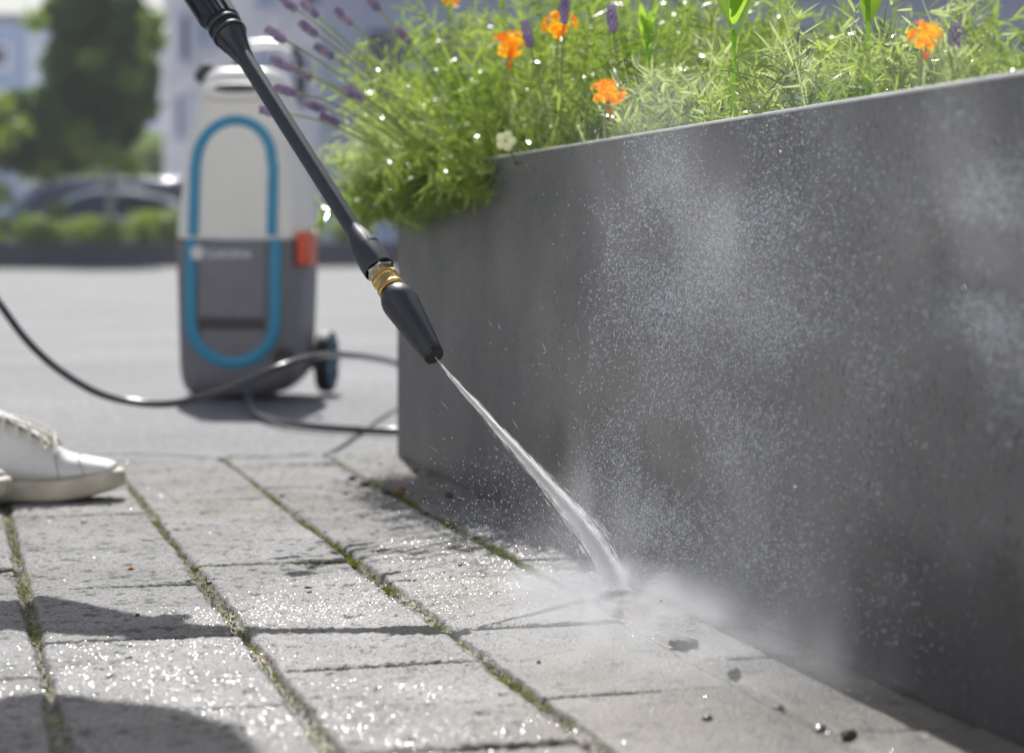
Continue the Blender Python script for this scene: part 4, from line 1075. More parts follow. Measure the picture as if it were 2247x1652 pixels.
# ------------------------------------------------------------------ pebbles, crumbs and petals on the pavers
M['stone'] = mat('stone', (0.05, 0.048, 0.045), .3, noise=.3, nscale=200, bump=.5, bscale=500, coat=.5)
M['clod'] = mat('clod', (0.035, 0.028, 0.02), .6, noise=.4, nscale=200, bump=.6, bscale=600)
M['dry_leaf'] = mat('dry_leaf', (0.22, 0.11, 0.05), .7, noise=.3, nscale=200)
M['fallen_petal'] = mat('fallen_petal', (0.72, 0.27, 0.05), .6, noise=.2, nscale=300)
def lump(name, u, v, wpx, hpx, m, label, cat, group, flat=.9, seed=1):
    p = gnd(u, v); K = p.y / F; random.seed(seed); w = wpx / 2 * K; hh = hpx / 2 * K
    mb = MB(); mb.ball((0, 0, hh * .75), 1, 9, (w, w * flat, hh), jit=.14)
    o = mb.build(name, m, smooth=True, angle=35); o.location = (p.x, p.y, -.0005); o.rotation_euler.z = random.random() * 3
    tag(o, label, cat, group)
for i, a in enumerate(((1500, 1420, 66, 26, 'clod', 'large dark clod of dirt on the wet pavers right of the jet'), (1611, 1484, 36, 24, 'stone', 'dark wet pebble just below and right of the large clod'),
        (1706, 1556, 36, 14, 'stone', 'flat dark wet pebble between the round one and the front one'), (1552, 1580, 28, 16, 'stone', 'small dark pebble in the lower middle of the wet pavers'),
        (1862, 1618, 46, 24, 'clod', 'brown round pebble nearest the bottom edge at right'), (1800, 1600, 34, 14, 'stone', 'dark pebble touching the brown round one on its left'),
        (1182, 1455, 12, 10, 'clod', 'tiny brown crumb alone in the middle of a wet paver'), (459, 1281, 14, 9, 'stone', 'small black chip in the mossy joint by the paver corner'),
        (302, 1350, 11, 7, 'clod', 'tiny dark crumb on the paver left of the mossy joint'), (1010, 1240, 12, 7, 'stone', 'small dark chip on the glistening paver below the lance'))):
    lump('pebble', a[0], a[1], a[2], a[3], M[a[4]], a[5], 'pebble', 'pebbles and crumbs on the pavers', .8, i)
CRL = ['dark crumb of soil farthest left of the four above the foliage shadow', 'larger dark crumb of soil at the top of the foliage shadow', 'dark crumb of soil close left of the round brown one', 'round brown crumb standing up in front of the planter corner', 'lone dark crumb left on the sunlit paver above the second joint', 'small dark crumb left of the foliage shadow, below the topmost one',
    'dark crumb in the planter shadow right of the round brown one', 'dark crumb lowest in the foliage shadow by the mossy joint', 'tiny dark crumb on the sunlit strip left of the corner', 'brown leaf crumb against the planter foot, second from the corner', 'brown leaf crumb against the planter foot, third from the corner', 'brown leaf crumb right at the planter corner', 'brown crumb in the shade behind the jet']
for i, (u, v, w, h_, mt_) in enumerate(((773, 1052, 18, 10, 'clod'), (800, 1065, 26, 13, 'clod'), (848, 1085, 22, 12, 'clod'), (880, 1084, 30, 20, 'dry_leaf'), (619, 1090, 16, 8, 'clod'), (760, 1084, 14, 7, 'clod'),
        (985, 1090, 24, 12, 'clod'), (930, 1130, 20, 10, 'clod'), (835, 1020, 12, 7, 'clod'), (910, 1035, 18, 10, 'dry_leaf'), (942, 1042, 16, 9, 'dry_leaf'), (884, 1012, 18, 12, 'dry_leaf'), (1046, 1182, 20, 9, 'clod'))):
    lump('crumb', u, v, w, h_, M[mt_], CRL[i], 'crumb', 'crumbs scattered by the planter corner', .8, 30 + i)
def petal_thing(u, v, wpx, m, label, seed, cat='petal', grp='fallen petals and leaves on the pavers'):
    r = random.Random(seed); p = gnd(u, v); K = p.y / F; w = wpx / 2 * K; mb = MB(); th = .0006
    n = 11; top, bot = [], []
    for k in range(n):
        a = 2 * math.pi * k / n; q_ = w * r.uniform(.65, 1.1); zz = r.uniform(.1, .55) * w
        top.append(Vector((math.cos(a) * q_, math.sin(a) * q_ * .6, zz + th))); bot.append(Vector((math.cos(a) * q_, math.sin(a) * q_ * .6, zz)))
    mb.add(top + [Vector((0, 0, w * .12 + th))], [(k, (k + 1) % n, n) for k in range(n)]); mb.add(bot + [Vector((0, 0, w * .12))], [(k, (k + 1) % n, n) for k in range(n)])
    mb.add(top + bot, [(k, (k + 1) % n, n + (k + 1) % n, n + k) for k in range(n)])
    o = mb.build('fallen_' + cat, m, smooth=False); o.location = (p.x, p.y, .0004); o.rotation_euler.z = r.random()
    tag(o, label, cat, grp)
petal_thing(286, 1252, 26, M['fallen_petal'], 'curled orange petal in the middle of the left paver', 1)
petal_thing(184, 1148, 18, M['fallen_petal'], 'orange petal just below the toe of the white sneaker', 2)
petal_thing(581, 1444, 18, M['fallen_petal'], 'orange petal lying in the mossy joint below the long shadow', 3)
petal_thing(676, 1293, 24, M['dry_leaf'], 'brown curled dry leaf on the glistening paver left of the middle', 4, 'leaf')
petal_thing(283, 1447, 18, M['clod'], 'dark shrivelled leaf on the lower left paver between two shadows', 5, 'leaf')
petal_thing(370, 1033, 14, M['dry_leaf'], 'brown leaf scrap on the farthest pavers near the asphalt', 6, 'leaf')
petal_thing(28, 1268, 22, M['dry_leaf'], 'brown leaf scrap at the left edge beside the mossy joint', 7, 'leaf')
mb = MB(); p = gnd(415, 1280); mb.tube([Vector((-.011, 0, .001)), Vector((0, .002, .003)), Vector((.011, -.002, .0055))], [.0006, .0009, .0004], 6)
o = mb.build('twig', M['clod']); o.location = p; tag(o, 'thin dark twig lying by the cross joint left of the black chip', 'twig')

# ------------------------------------------------------------------ the person (only the shoes reach into the picture)
per = empty('person', (-.85, 3.05, 0)); tag(per, 'person in white lace-up sneakers standing at the left edge, holding the lance', 'person')
PO = Vector((-.85, 3.05, 0))
def shoe(toe, rz, lift=0):
    """toe = world position of the toe tip; shoe points along +x turned by rz"""
    Mx = Matrix.Translation(toe - PO) @ Matrix.Rotation(rz, 4, 'Z')
    Ls = .295; N_ = 36
    def w(l):   # half width
        return float(np.interp(l, [0, .008, .02, .045, .09, .14, .19, .24, .28, .295], [.018, .030, .038, .043, .048, .043, .036, .034, .030, .012]))
    def zb(l): return float(np.interp(l, [0, .02, .05, .085, .12, .295], [.022, .0145, .006, .001, 0, 0]))
    def zs(l): return float(np.interp(l, [0, .02, .06, .10, .16, .295], [.044, .046, .038, .032, .031, .034]))
    def zt(l): return float(np.interp(l, [0.0, .012, .03, .055, .08, .095, .12, .15, .18, .2], [.047, .052, .058, .063, .067, .078, .092, .107, .118, .122]))
    sole = []
    for i in range(N_ + 1):
        l = Ls * (i / N_) ** 1.0; ww = w(l) + .003 * min(1, l / .03); a, b_ = zb(l), zs(l)
        c = .004
        sole.append([Vector((-l, y, z)) for y, z in ((-ww + c, a), (-ww, a + c), (-ww - .001, (a + b_) / 2), (-ww, b_ - c * .6), (-ww + c, b_), (ww - c, b_), (ww, b_ - c * .6), (ww + .001, (a + b_) / 2), (ww, a + c), (ww - c, a))])
    sh = MB(); sh.loft([[Mx @ p for p in rg] for rg in sole]); so = sh.build('sole', M['sole'], per, angle=60, subsurf=1)
    so['label'] = 'scuffed cream rubber sole'
    up = []; NR = 15
    for i in range(1, 32):
        l = .006 + (.205 - .006) * i / 31; ww = w(l) - .001; zbse = zs(l) - .004; tp = zt(l)
        rg = []
        for k in range(NR):
            th = math.pi * k / (NR - 1); c_, s2 = math.cos(th), math.sin(th)
            pinch = float(np.interp(l, [0, .08, .12, .2], [1, .95, .8, .7]))
            y = ww * math.copysign(abs(c_) ** .7, c_) * (1 - (1 - pinch) * s2)
            rg.append(Vector((-l, y, zbse + (tp - zbse) * s2 ** (.8))))
        up.append(rg)
    # heel part
    for i in range(1, 8):
        l = .205 + (.285 - .205) * i / 7; ww = (w(l) - .002); tp = .122 - .028 * math.sin(math.pi * i / 9)
        rg = []
        for k in range(NR):
            th = math.pi * k / (NR - 1); c_, s2 = math.cos(th), math.sin(th)
            rg.append(Vector((-l, ww * math.copysign(abs(c_) ** .7, c_) * (1 - .15 * s2), zs(l) - .004 + (tp - zs(l)) * s2 ** .8)))
        up.append(rg)
    sh = MB(); sh.loft([[Mx @ p for p in rg] for rg in up]); sh.build('sneaker', M['leather'], per, angle=60, subsurf=1)
    # seams: toe cap and quarter edge
    sm = MB()
    def surf(l, th, off=.001):
        ww = w(l) - .001; pinch = float(np.interp(l, [0, .08, .12, .2], [1, .95, .8, .7])); c_, s2 = math.cos(th), math.sin(th)
        y = ww * math.copysign(abs(c_) ** .7, c_) * (1 - (1 - pinch) * s2); zbse = zs(l) - .004
        return Mx @ Vector((-l, y * (1 + off * 8), zbse + (zt(l) - zbse) * s2 ** .8 + off))
    for l in (.052, .086):
        sm.tube([surf(l + .012 * math.sin(math.pi * k / 16), math.pi * k / 16) for k in range(17)], .0008, 6)
    for sgn in (0, 1):
        sm.tube([surf(.088 + .010 * i, (1.05 if not sgn else math.pi - 1.05) + .03 * i * (1 if sgn else -1) * -1, .0012) for i in range(11)], .0009, 6)
    sm.build('seam', M['lining'], per)
    # tongue + laces
    tg = MB(); rg = []
    for i in range(9):
        l = .095 + .012 * i; z = zt(l) + .004 + .001 * i; rg.append([Mx @ Vector((-l, y, z - abs(y) * .35)) for y in (-.018, -.009, 0, .009, .018)] + [Mx @ Vector((-l, y, z - .005)) for y in (.018, 0, -.018)])
    tg.loft(rg); tg.build('tongue', M['leather'], per)
    lc = MB()
    for i in range(6):
        l = .094 + .018 * i
        for sg in (-1, 1):
            pth = [surf(l, math.pi / 2 - sg * .75, .002), Mx @ Vector((-(l + .006), sg * .006 + 0, zt(l) + .0105)), surf(l + .016, math.pi / 2 + sg * .75, .002)]
            lc.tube(spline(pth, 6), .0018, 8, flat=1.7)
    # bow loops
    for sg, hgt in ((-1, .012), (1, .02)):
        lc.tube([Mx @ Vector((-.165 + .032 * (1 - math.cos(a)), sg * (.014 + .016 * math.sin(a)), .118 - .028 * (1 - math.cos(a)) * .5 + .005 * math.sin(a))) for a in np.linspace(0, 2 * math.pi * .95, 18)], .0018, 8, flat=1.4)
    lc.build('lace', M['lace'], per)
toe1 = gnd(276, 1096); shoe(Vector((toe1.x, toe1.y, 0)), R(3))
toe2 = gnd(19, 1102); toe2 = Vector((at(19, 1100, 2.98).x, 2.98, 0)); shoe(toe2, R(-8))
F1 = Vector((toe1.x - .25, toe1.y, 0)); F2 = Vector((toe2.x - .24, toe2.y, 0))

def skin_body(name, joints, edges, m, parent, sub=2, root=0):
    me_ = bpy.data.meshes.new(name); me_.from_pydata([tuple(Vector(j[:3]) - PO) for j in joints], edges, [])
    o = link(name, me_, m, parent)
    md = o.modifiers.new('skin', 'SKIN'); md.use_smooth_shade = True
    sv_ = me_.skin_vertices[0].data
    for i, j in enumerate(joints):
        rr_ = j[3] if hasattr(j[3], '__len__') else (j[3], j[3]); sv_[i].radius = rr_
    sv_[root].use_root = True
    s = o.modifiers.new('sub', 'SUBSURF'); s.levels = sub; s.render_levels = sub
    return o
hip = Vector((-1.0, 3.08, .88)); chest = Vector((-.78, 3.0, 1.27)); neck = Vector((-.62, 2.98, 1.42)); head = Vector((-.50, 2.95, 1.52))
kn1 = Vector((-.90, 3.14, .47)); kn2 = Vector((-1.05, 3.0, .46))
shR = chest + Vector((-.02, -.17, .06)); shL = chest + Vector((.0, .17, .06)); HD = HAND
elR = (shR + HD) / 2 + Vector((-.12, -.06, -.10)); HL = NZ + AX * Lw(1100) ; elL = (shL + HL) / 2 + Vector((-.02, .10, -.10))
J = [(*hip, .14), (*(hip * .5 + chest * .5), .12), (*chest, .14), (*neck, .055), (*shR, .065), (*elR, .045), (*(HD + Vector((-.02, 0, .02))), .03), (*shL, .065), (*elL, .045), (*(HL + (elL - HL).normalized() * .05), .03)]
skin_body('jumper', J, [(0, 1), (1, 2), (2, 3), (2, 4), (4, 5), (5, 6), (2, 7), (7, 8), (8, 9)], M['jumper'], per)
J = [(*hip, .15), (*(hip + Vector((.02, -.09, -.08))), .10), (*kn2, .07), (F2.x - .03, F2.y, .13, .045), (*(hip + Vector((.02, .09, -.08))), .10), (*kn1, .07), (F1.x - .035, F1.y, .13, .045)]
skin_body('trousers', J, [(0, 1), (1, 2), (2, 3), (0, 4), (4, 5), (5, 6)], M['jeans'], per)
# head with face and neck, hands with fingers
hd = MB(); rings = []
FWD = Vector((.80, -.25, -.50)).normalized(); UPH = Vector((.50, -.1, .86)); UPH = (UPH - FWD * UPH.dot(FWD)).normalized(); LT = UPH.cross(FWD)
hc = head - PO
prf = [(-.16, .045, .05, 0), (-.11, .048, .055, .0), (-.085, .052, .075, .02), (-.07, .058, .088, .016), (-.04, .068, .094, .01), (0, .074, .098, .004), (.04, .076, .100, 0), (.08, .068, .092, -.005), (.105, .045, .062, -.008), (.115, .015, .02, -.01)]
for zz, wx, wy, fo in prf:
    rings.append([hc + UPH * zz + LT * wx * math.cos(a) + FWD * (fo + wy * math.sin(a)) for a in np.linspace(0, 2 * math.pi, 24, endpoint=False)])
hd.loft(rings)
hd.ball(hc + FWD * .108 + UPH * -.012, .015, 8, (1, 1, 1.5)); hd.ball(hc + LT * .076, .02, 8, (.5, 1, 1.4)); hd.ball(hc - LT * .076, .02, 8, (.5, 1, 1.4))
hd.ball(hc + FWD * .098 + UPH * -.048, .016, 8, (1.2, .6, .5))
hd.build('head', M['skin'], per, subsurf=1)
hr = MB(); rings = []
for zz, wx, wy, fo in [(-.05, .074, .06, -.055), (0, .081, .08, -.04), (.04, .084, .098, -.018), (.08, .078, .100, -.008), (.11, .056, .074, -.01), (.125, .02, .03, -.01)]:
    rings.append([hc + UPH * zz + LT * wx * math.cos(a) + FWD * (fo + wy * math.sin(a)) for a in np.linspace(0, 2 * math.pi, 24, endpoint=False)])
hr.loft(rings); hr.build('hair', M['hair'], per, subsurf=1)
ey = MB()
for sg in (-1, 1): ey.ball(hc + FWD * .091 + UPH * .008 + LT * sg * .031, .011, 8)
ey.build('eye', M['white_petal'], per)
def hand(centre, axis, back, rbar):
    axis = axis.normalized(); back = (back - axis * back.dot(axis)).normalized(); around = axis.cross(back)
    J = [(*(centre + back * (rbar + .05)), .022), (*(centre + back * (rbar + .022)), .02)]; E = [(0, 1)]
    for k in range(4):
        o_ = axis * (.030 - .020 * k); L_ = [1, 1.08, 1.0, .8][k]; b_ = len(J); rad = .0092
        for q_ in (.15, .9, 1.75, 2.6):
            p = centre + o_ + (back * math.cos(q_ * L_) + around * math.sin(q_ * L_)) * (rbar + .009); J.append((*p, rad * (1 - .08 * q_)))
        E += [(1, b_), (b_, b_ + 1), (b_ + 1, b_ + 2), (b_ + 2, b_ + 3)]
    b_ = len(J)
    for q_ in (-.5, -1.2, -1.9): J.append((*(centre + axis * (.036 + .004 * q_) + (back * math.cos(q_) + around * math.sin(q_)) * (rbar + .010)), .0105))
    E += [(0, b_), (b_, b_ + 1), (b_ + 1, b_ + 2)]
    skin_body('hand', J, E, M['skin'], per)
hand(HD, Vector((-.8, .3, -.5)), (elR - HD), .019)
hand(HL, AX, (elL - HL), .024)

# ------------------------------------------------------------------ background
# far planter with hedge plants
M['far_planter'] = mat('far_planter', (0.10, 0.10, 0.125), .6, noise=.1, nscale=3)
ZB = 38.0
fp = empty('planter', (-6, ZB, 0)); tag(fp, 'long low dark planter far behind the washer, filled with green bushes', 'planter')
mb = MB(); mb.box(-14, 24, 0, .05, 0, .42); mb.box(-14, 24, 2.4, 2.45, 0, .42); mb.box(-14, -13.95, .051, 2.399, 0, .42); mb.box(23.95, 24, .051, 2.399, 0, .42); mb.build('wall', M['far_planter'], fp, smooth=False)
mb = MB(); mb.box(-13.94, 23.94, .06, 2.39, .02, .36); mb.build('soil', M['soil'], fp, smooth=False)
def leaf_cloud(name, centres, n_per, size, m, parent=None, seed=0, flat=1.0):
    r = np.random.default_rng(seed); Ps = []
    for (c, rad) in centres:
        k = n_per; d = r.standard_normal((k, 3)); d /= np.linalg.norm(d, axis=1, keepdims=True); q_ = r.random(k) ** .45
        Ps.append(np.array(c) + d * q_[:, None] * np.array(rad))
    P = np.concatenate(Ps); D = r.standard_normal(P.shape)
    v, f = blades(P, D, r.uniform(.6, 1.3, len(P)) * size, r.uniform(.3, .5, len(P)) * size, r.normal(0, .3, len(P)), 2, seed + 1)
    return link(name, np_mesh(name, v, f), m, parent)
M['bg_leaf'] = leaf_mat('bg_leaf', (0.16, 0.25, 0.03), (0.36, 0.44, 0.08), .45, .4, .9)
M['tree_leaf'] = leaf_mat('tree_leaf', (0.045, 0.11, 0.02), (0.12, 0.22, 0.03), .32, .35, .9)
M['bark'] = mat('bark', (0.52, 0.51, 0.49), .9, noise=.2, nscale=5)
r = random.Random(3)
BX = [-9.3, -8.75, -8.2, -7.7, -7.15, -6.6, -6.1, -3.6, -2.9, -1.6, 1.5, 5.0]
BL = ['at the left edge of the photo', 'second from the left edge', 'third from the left edge', 'just left of the tree trunk', 'at the foot of the tree trunk', 'just right of the tree trunk', 'right beside the left edge of the washer', 'just right of the washer', 'behind the lance tip', 'nearest the near planter corner', 'hidden behind the near planter', 'farthest right in the far planter']
for i in range(12):
    x_ = BX[i]
    hh = r.uniform(.32, .62); c = Vector((x_, ZB + 1.0 + r.uniform(-.5, .5), .4))
    e = empty('bush', c); tag(e, 'blurred green bush in the far planter, ' + BL[i], 'bush', 'bushes in the far planter')
    leaf_cloud('leaves', [((r.uniform(-.15, .15), r.uniform(-.2, .2), hh * .5), (.34, .34, hh * .55)) for _ in range(3)], 260, .07, M['bg_leaf'], e, 200 + i)
    mb = MB()
    for k in range(4): mb.tube([(0, 0, -.05), (r.uniform(-.12, .12), r.uniform(-.12, .12), hh * .7)], .01, 5)
    mb.build('stem', M['bark'], e)
# street tree in the far planter
def tree(loc, h_trunk, crown, n_per, size, m, label, seed, tr=.085):
    r = random.Random(seed); e = empty('tree', loc); tag(e, label, 'tree')
    mb = MB(); top = Vector((0.1, 0, h_trunk * 1.5)); mb.tube(spline([(0, 0, -.1), (0.02, 0, h_trunk * .6), top], 6), list(np.linspace(tr, tr * .7, 13)), 12)
    for k in range(9):
        c, rad = crown[k % len(crown)]; mb.tube([Vector((0.04, 0, h_trunk * (.9 + .05 * k))), Vector(c) * .6 + Vector((0, 0, h_trunk * .45)), Vector(c)], [tr * .5, tr * .3, tr * .1], 7)
    mb.build('trunk', M['bark'], e)
    leaf_cloud('crown', crown, n_per, size, m, e, seed)
x0 = at(240, 540, ZB + 1).x
r = random.Random(9); crown = []
for k in range(34):
    u = r.uniform(-150, 310); v = r.uniform(-330, 320)
    if v > 200 and u > 230: v -= 120
    if u < 60 and 0 < v < 150: u += 70
    if u > 285: u -= 35
    if u < 150 and v < 190: continue
    p = at(u, v, ZB + 1 + r.uniform(-1, 1)); crown.append(((p.x - x0, p.y - ZB - 1, p.z), (.62, .62, .5)))
for u, v in ((60, 270), (110, 240), (170, 60), (230, 40), (250, 120), (170, 180), (260, 280), (150, 330), (30, 330), (80, 340), (130, 290), (200, 300), (300, 60), (295, 160), (290, 230), (150, 30), (160, 120), (220, 200)):
    p = at(u, v, ZB + 1 + r.uniform(-.6, .6)); crown.append(((p.x - x0, p.y - ZB - 1, p.z), (.5, .6, .42)))
tree((x0, ZB + 1, 0), 1.9, crown, 1150, .105, M['tree_leaf'], 'dark green leafy tree with a pale trunk at the left', 17)
leaf_cloud('bright_leaves', [((at(u, v, ZB - .6).x - x0, -2.1, at(u, v, ZB).z), (.26, .2, .22)) for u, v in ((350, 100), (345, 60), (20, 500), (140, 470), (250, 350), (10, 240), (90, 60), (182, 300), (190, 335), (100, 515), (60, 290), (30, 310), (285, 370), (340, 130), (120, 380), (300, 190), (20, 430), (215, 140))], 90, .10, M['bg_leaf'], bpy.data.objects['tree'], 5)
# lighter trees further back
M['tree_light'] = leaf_mat('tree_light', (0.13, 0.21, 0.03), (0.26, 0.34, 0.07), .4, .4, .5)
for i, (u, v, Z, rw, lb) in enumerate(((190, 330, 62, 1.5, 'small yellow-green tree behind the pale trunk'), (300, 355, 66, 1.5, 'low round green tree beside the white building'), (375, 385, 64, .9, 'small green bush left of the washer, in front of the building'))):
    p = at(u, v, Z); cr = [((random.uniform(-1, 1) * rw, random.uniform(-1, 1), p.z + random.uniform(-.5, .35) * rw), (rw * .6, rw * .6, rw * .5)) for _ in range(9)]
    tree((p.x, Z, 0), max(p.z * .4, .4), cr, 420, .14, M['tree_light'], lb, 40 + i)

# ---- cars
M['car_silver'] = mat('car_silver', (0.72, 0.74, 0.78), .25, metal=.5, noise=.02, coat=1)
M['car_blue'] = mat('car_blue', (0.16, 0.18, 0.26), .3, metal=.3, noise=.02, coat=1)
M['car_white'] = mat('car_white', (0.72, 0.74, 0.75), .3, noise=.02, coat=1)
M['glass'] = mat('glass', (0.02, 0.045, 0.07), .06, spec=.8, noise=.1, nscale=2)
M['tail'] = mat('tail', (0.75, 0.05, 0.03), .2, coat=1, noise=.05)
M['headlight'] = mat('headlight', (0.8, 0.82, 0.85), .1, metal=.4, noise=.05)
def car(x, y, L_, H_, m, label, flip=1, van=False):
    e = empty('parked_car', (x, y, 0)); tag(e, label, 'car', 'cars parked behind the far planter')
    Wd = 1.78
    if van: low = [(-.5, .30), (-.5, .62), (-.44, .95), (-.33, 1.02), (.47, 1.0), (.5, .9), (.5, .30)]; cab = [(-.36, 1.0), (-.24, .93 * H_), (-.1, H_), (.40, H_), (.465, .95 * H_), (.48, 1.0)]
    else: low = [(-.5, .30), (-.5, .58), (-.46, .74), (-.24, .90), (.40, .95), (.49, .90), (.5, .62), (.5, .30)]; cab = [(-.27, .89), (-.12, .93 * H_), (-.02, H_), (.16, .99 * H_), (.30, .90 * H_), (.43, .93)]
    def prism(pts, w0, w1, zsplit):
        rings = []
        for sy in (-1, -.94, .94, 1):
            rings.append([Vector((px * L_ * (1 if abs(sy) < 1 else .992), sy * (w0 + (w1 - w0) * max(0, (pz - zsplit)) / max(H_ - zsplit, .1)) / 2, pz * (1 if abs(sy) < 1 else .99))) for px, pz in pts])
        return rings
    mb = MB(); mb.loft(prism(low, Wd, Wd, 5)); mb.build('body', m, e, angle=25, bevel=.03)
    mb = MB(); mb.loft(prism(cab, Wd * .96, Wd * .74, .9)); mb.build('cabin', m, e, angle=25, bevel=.03)
    # side glass and windscreens
    for sy in (-1, 1):
        ins = [(px * .90 + .012, .93 + (pz - .93) * .80 + .02) for px, pz in cab]
        mb = MB()
        ring_ = [Vector((px * L_, sy * ((Wd * .96 + (Wd * .74 - Wd * .96) * max(0, pz - .9) / (H_ - .9)) / 2 + .012), pz)) for px, pz in ins]
        ring2 = [p + Vector((0, -sy * .05, 0)) for p in ring_]; mb.loft([ring_, ring2]); mb.build('side_window', M['glass'], e, smooth=False)
    for (a, b_) in ((cab[0], cab[2]), (cab[-1], cab[-3])):
        mb = MB(); sgn = -1 if a[0] < 0 else 1
        P0_ = Vector((a[0] * L_ * .97 + sgn * .03, 0, a[1] + .05)); P1_ = Vector((b_[0] * L_ * 1.0 + sgn * .05, 0, b_[1] - .05))
        rg = []
        for t_ in (0, .5, 1):
            c = P0_.lerp(P1_, t_) + Vector((sgn * .03 * (1 if t_ == .5 else 0), 0, .03 if t_ == .5 else 0)); ww = .74 - .14 * t_
            rg.append([c + Vector((0, -ww, 0)), c + Vector((0, ww, 0)), c + Vector((-sgn * .04, ww, -.03)), c + Vector((-sgn * .04, -ww, -.03))])
        mb.loft(rg); mb.build('windscreen', M['glass'], e, smooth=False)
    for sx in (-.31, .30):
        for sy in (-1, 1):
            c = Vector((sx * L_, sy * (Wd / 2 - .1), .32)); mb = MB(); mb.lathe([(-.11, .25), (-.10, .32), (.10, .32), (.11, .25)], c, (0, 1, 0), 28); wh = mb.build('wheel', M['rubber'], e)
            mb = MB(); mb.lathe([(-.115, .02), (-.118, .1), (-.117, .22), (.117, .22), (.118, .1), (.115, .02)], c, (0, 1, 0), 20); mb.build('rim', M['alu'], wh)
    for sy in (-1, 1):
        mb = MB(); mb.ball(Vector((.485 * L_, sy * .72, .78)), .1, 8, (.8, 1.2, .9)); mb.build('tail_light', M['tail'], e)
        mb = MB(); mb.ball(Vector((-.475 * L_, sy * .68, .66)), .1, 8, (1, 1.4, .7)); mb.build('headlight', M['headlight'], e)
    e.rotation_euler.z = 0 if flip == 1 else math.pi
    return e
p = at(225, 0, 43); car(p.x + .05, 43, 4.3, 1.45, M['car_silver'], 'silver sedan behind the far planter, its roof arching over the bushes')
p = at(90, 0, 47.5); car(p.x + 1.2, 47.5, 5.0, 1.80, M['car_blue'], 'grey-blue van parked behind the silver sedan', van=True)
p = at(-40, 0, 42.6); car(p.x - .9, 42.4, 4.2, 1.42, M['car_white'], 'white car cut off by the left edge of the photo', flip=-1)

# ---- buildings
M['render_white'] = mat('render_white', (0.92, 0.89, 0.88), .85, noise=.05, nscale=.6)
M['render_grey'] = mat('render_grey', (0.70, 0.70, 0.80), .85, noise=.06, nscale=.6)
M['render_mauve'] = mat('render_mauve', (0.50, 0.47, 0.54), .8, noise=.06, nscale=.6)
M['win_dark'] = mat('win_dark', (0.055, 0.075, 0.15), .25, spec=.4, noise=.15, nscale=.7)
M['win_blue'] = mat('win_blue', (0.30, 0.38, 0.55), .15, spec=.8, noise=.15, nscale=.7)
M['win_pale'] = mat('win_pale', (0.70, 0.76, 0.95), .3, noise=.12, nscale=.6)  # pale colour stands in for reflections in the glass
M['roof'] = mat('roof', (0.20, 0.21, 0.28), .7, noise=.05, nscale=.6)
def building(name, u0, u1, ztop, Z, dep, m, label, wins, extra=None, zb=0):
    p0 = at(u0, 0, Z); p1 = at(u1, 0, Z); e = empty(name, (p0.x, Z, 0)); tag(e, label, 'building')
    mb = MB(); mb.box(0, p1.x - p0.x, 0, dep, zb, ztop); mb.build('wall', m, e, smooth=False)
    mb = MB(); mb.box(-.3, p1.x - p0.x + .3, -.3, dep + .3, ztop + .003, ztop + .35); mb.build('roof', M['roof'], e, smooth=False)
    for (a, b_, v0, v1, mw) in wins:
        q0 = at(a, v1, Z); q1 = at(b_, v0, Z)
        mb = MB(); mb.box(q0.x - p0.x, q1.x - p0.x, -.06, .1, max(q0.z, .03), q1.z); w_ = mb.build('window', M['alu'] if 0 else M[mw], e, smooth=False)
        mb = MB(); x0_, x1_ = q0.x - p0.x, q1.x - p0.x; z0_, z1_ = max(q0.z, .03), q1.z; t_ = .08
        for bx in ((x0_ - t_, x0_ + t_, z0_ - t_, z1_ + t_), (x1_ - t_, x1_ + t_, z0_ - t_, z1_ + t_), (x0_ + t_ + .01, x1_ - t_ - .01, z1_ - t_, z1_ + t_), (x0_ + t_ + .01, x1_ - t_ - .01, z0_ - t_, z0_ + t_)):
            mb.box(bx[0], bx[1], -.10, -.02, bx[2], bx[3])
        mb.build('frame', M['render_grey'], w_, smooth=False)
    return e
wins = [(392, 422, 30, 140, 'win_dark'), (432, 470, 25, 108, 'win_blue'), (385, 407, 203, 305, 'win_dark'), (430, 452, 210, 305, 'render_mauve'), (480, 512, 195, 300, 'win_dark'), (560, 600, 120, 240, 'win_blue'), (640, 680, 120, 240, 'win_dark'),
        (392, 422, -150, -30, 'win_dark'), (450, 490, -150, -30, 'win_dark'), (560, 610, -150, 20, 'win_blue'), (660, 720, -150, 20, 'win_dark')]
b1 = building('white_building', 358, 760, 14.0, 60, 14, M['render_white'], 'pale rendered building with dark tall windows behind the washer', wins)
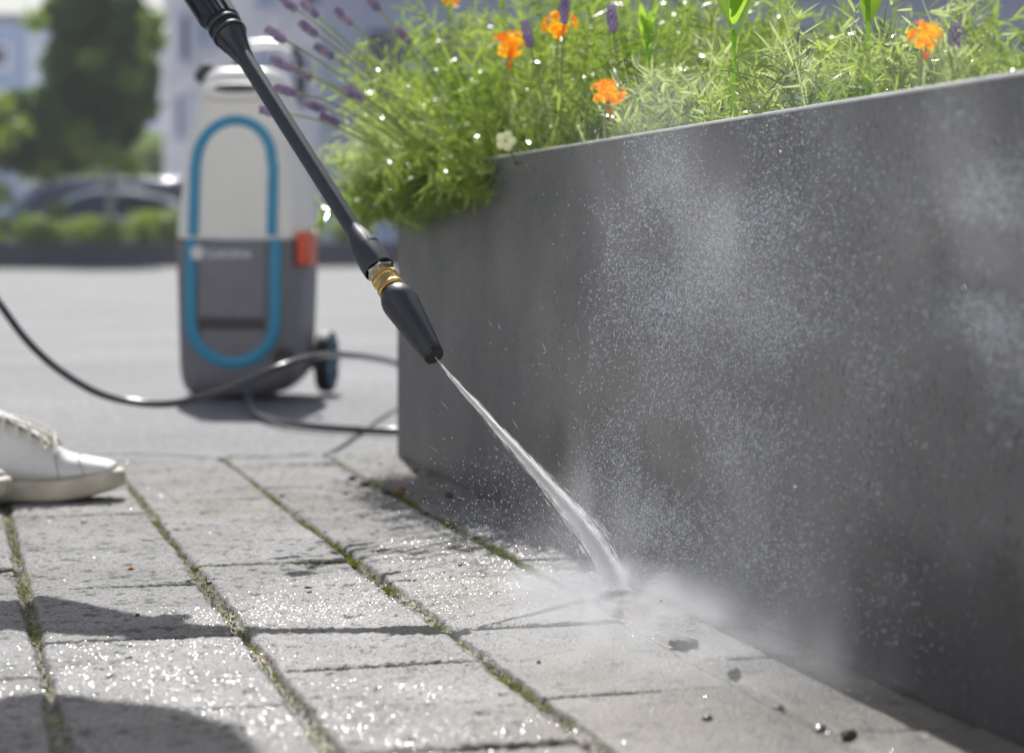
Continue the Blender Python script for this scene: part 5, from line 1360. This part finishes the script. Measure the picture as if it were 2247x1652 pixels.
# slanting stair band on its front
mb = MB(); a0 = at(360, 196, 59.6); a1 = at(620, 25, 59.6); o0 = Vector(b1.location)
rg = [[a0 - o0, a0 - o0 + Vector((0, .35, 0)), a0 - o0 + Vector((0, .35, -.42)), a0 - o0 + Vector((0, 0, -.42))], [a1 - o0, a1 - o0 + Vector((0, .35, 0)), a1 - o0 + Vector((0, .35, -.42)), a1 - o0 + Vector((0, 0, -.42))]]
mb.loft(rg); mb.build('stair_band', M['render_white'], b1, smooth=False)
wins = []
for k in range(12):
    u = 800 + k * 130
    wins.append((u, u + 95, 60, 250, 'win_dark')); wins.append((u, u + 95, -190, 0, 'win_dark'))
    if k: wins.append((u, u + 95, 330, 545, 'win_dark'))
wins += [(765, 800, 395, 545, 'win_pale'), (812, 858, 395, 545, 'win_pale')]
building('office_building', 700, 2700, 15.0, 52, 15, M['render_grey'], 'bluish grey office front seen through the planting', wins)
wins = [(-90, -40, 200, 260, 'win_dark'), (-20, 20, 200, 260, 'win_dark'), (-90, -40, 100, 150, 'win_dark'), (-20, 20, 100, 150, 'win_dark')]
building('hall', -900, 62, 9.0, 85, 20, M['win_blue'], 'bluish hall with a flat grey roof at the far left', wins)
wins = [(270, 292, 250, 300, 'win_blue'), (300, 340, 250, 290, 'win_pale'), (300, 340, 310, 345, 'win_pale')]
building('back_building', 180, 352, 9.5, 100, 15, M['render_grey'], 'distant grey-blue house between the tree and the white building', wins)

# unseen building added behind the camera to bounce sunlight onto the shaded sides
M['bounce_render'] = mat('bounce_render', (0.80, 0.78, 0.75), .9, noise=.03, nscale=.5)
e = empty('white_building', (0, -9, 0)); tag(e, 'unseen white building added behind the camera to bounce sunlight', 'building')
mb = MB(); mb.box(-22, 22, -10, 0, 0, 11); mb.build('wall', M['bounce_render'], e, smooth=False)
mb = MB(); mb.box(-22.4, 22.4, -10.4, .4, 11.003, 11.4); mb.build('roof', M['roof'], e, smooth=False)
for i in range(9):
    for zf in (1.2, 4.6, 8.0):
        mb = MB(); x_ = -19.6 + i * 4.7; mb.box(x_, x_ + 1.3, -.1, .04, zf, zf + 1.5); mb.build('window', M['win_blue'], e, smooth=False)

# ------------------------------------------------------------------ haze volume added to lift the dark background
m = bpy.data.materials.new('haze'); m.use_nodes = True; N = m.node_tree.nodes; N.remove(N['Principled BSDF'])
pv = N.new('ShaderNodeVolumePrincipled'); pv.inputs['Color'].default_value = (.93, .95, 1, 1); pv.inputs['Density'].default_value = 0.0011; pv.inputs['Anisotropy'].default_value = .3
m.node_tree.links.new(pv.outputs[0], N['Material Output'].inputs['Volume'])
mb = MB(); mb.box(-120, 120, -25, 125, -1.1, 17)
tag(mb.build('haze', m, smooth=False), 'faint haze added over the yard to brighten the far buildings', 'haze', kind='stuff')
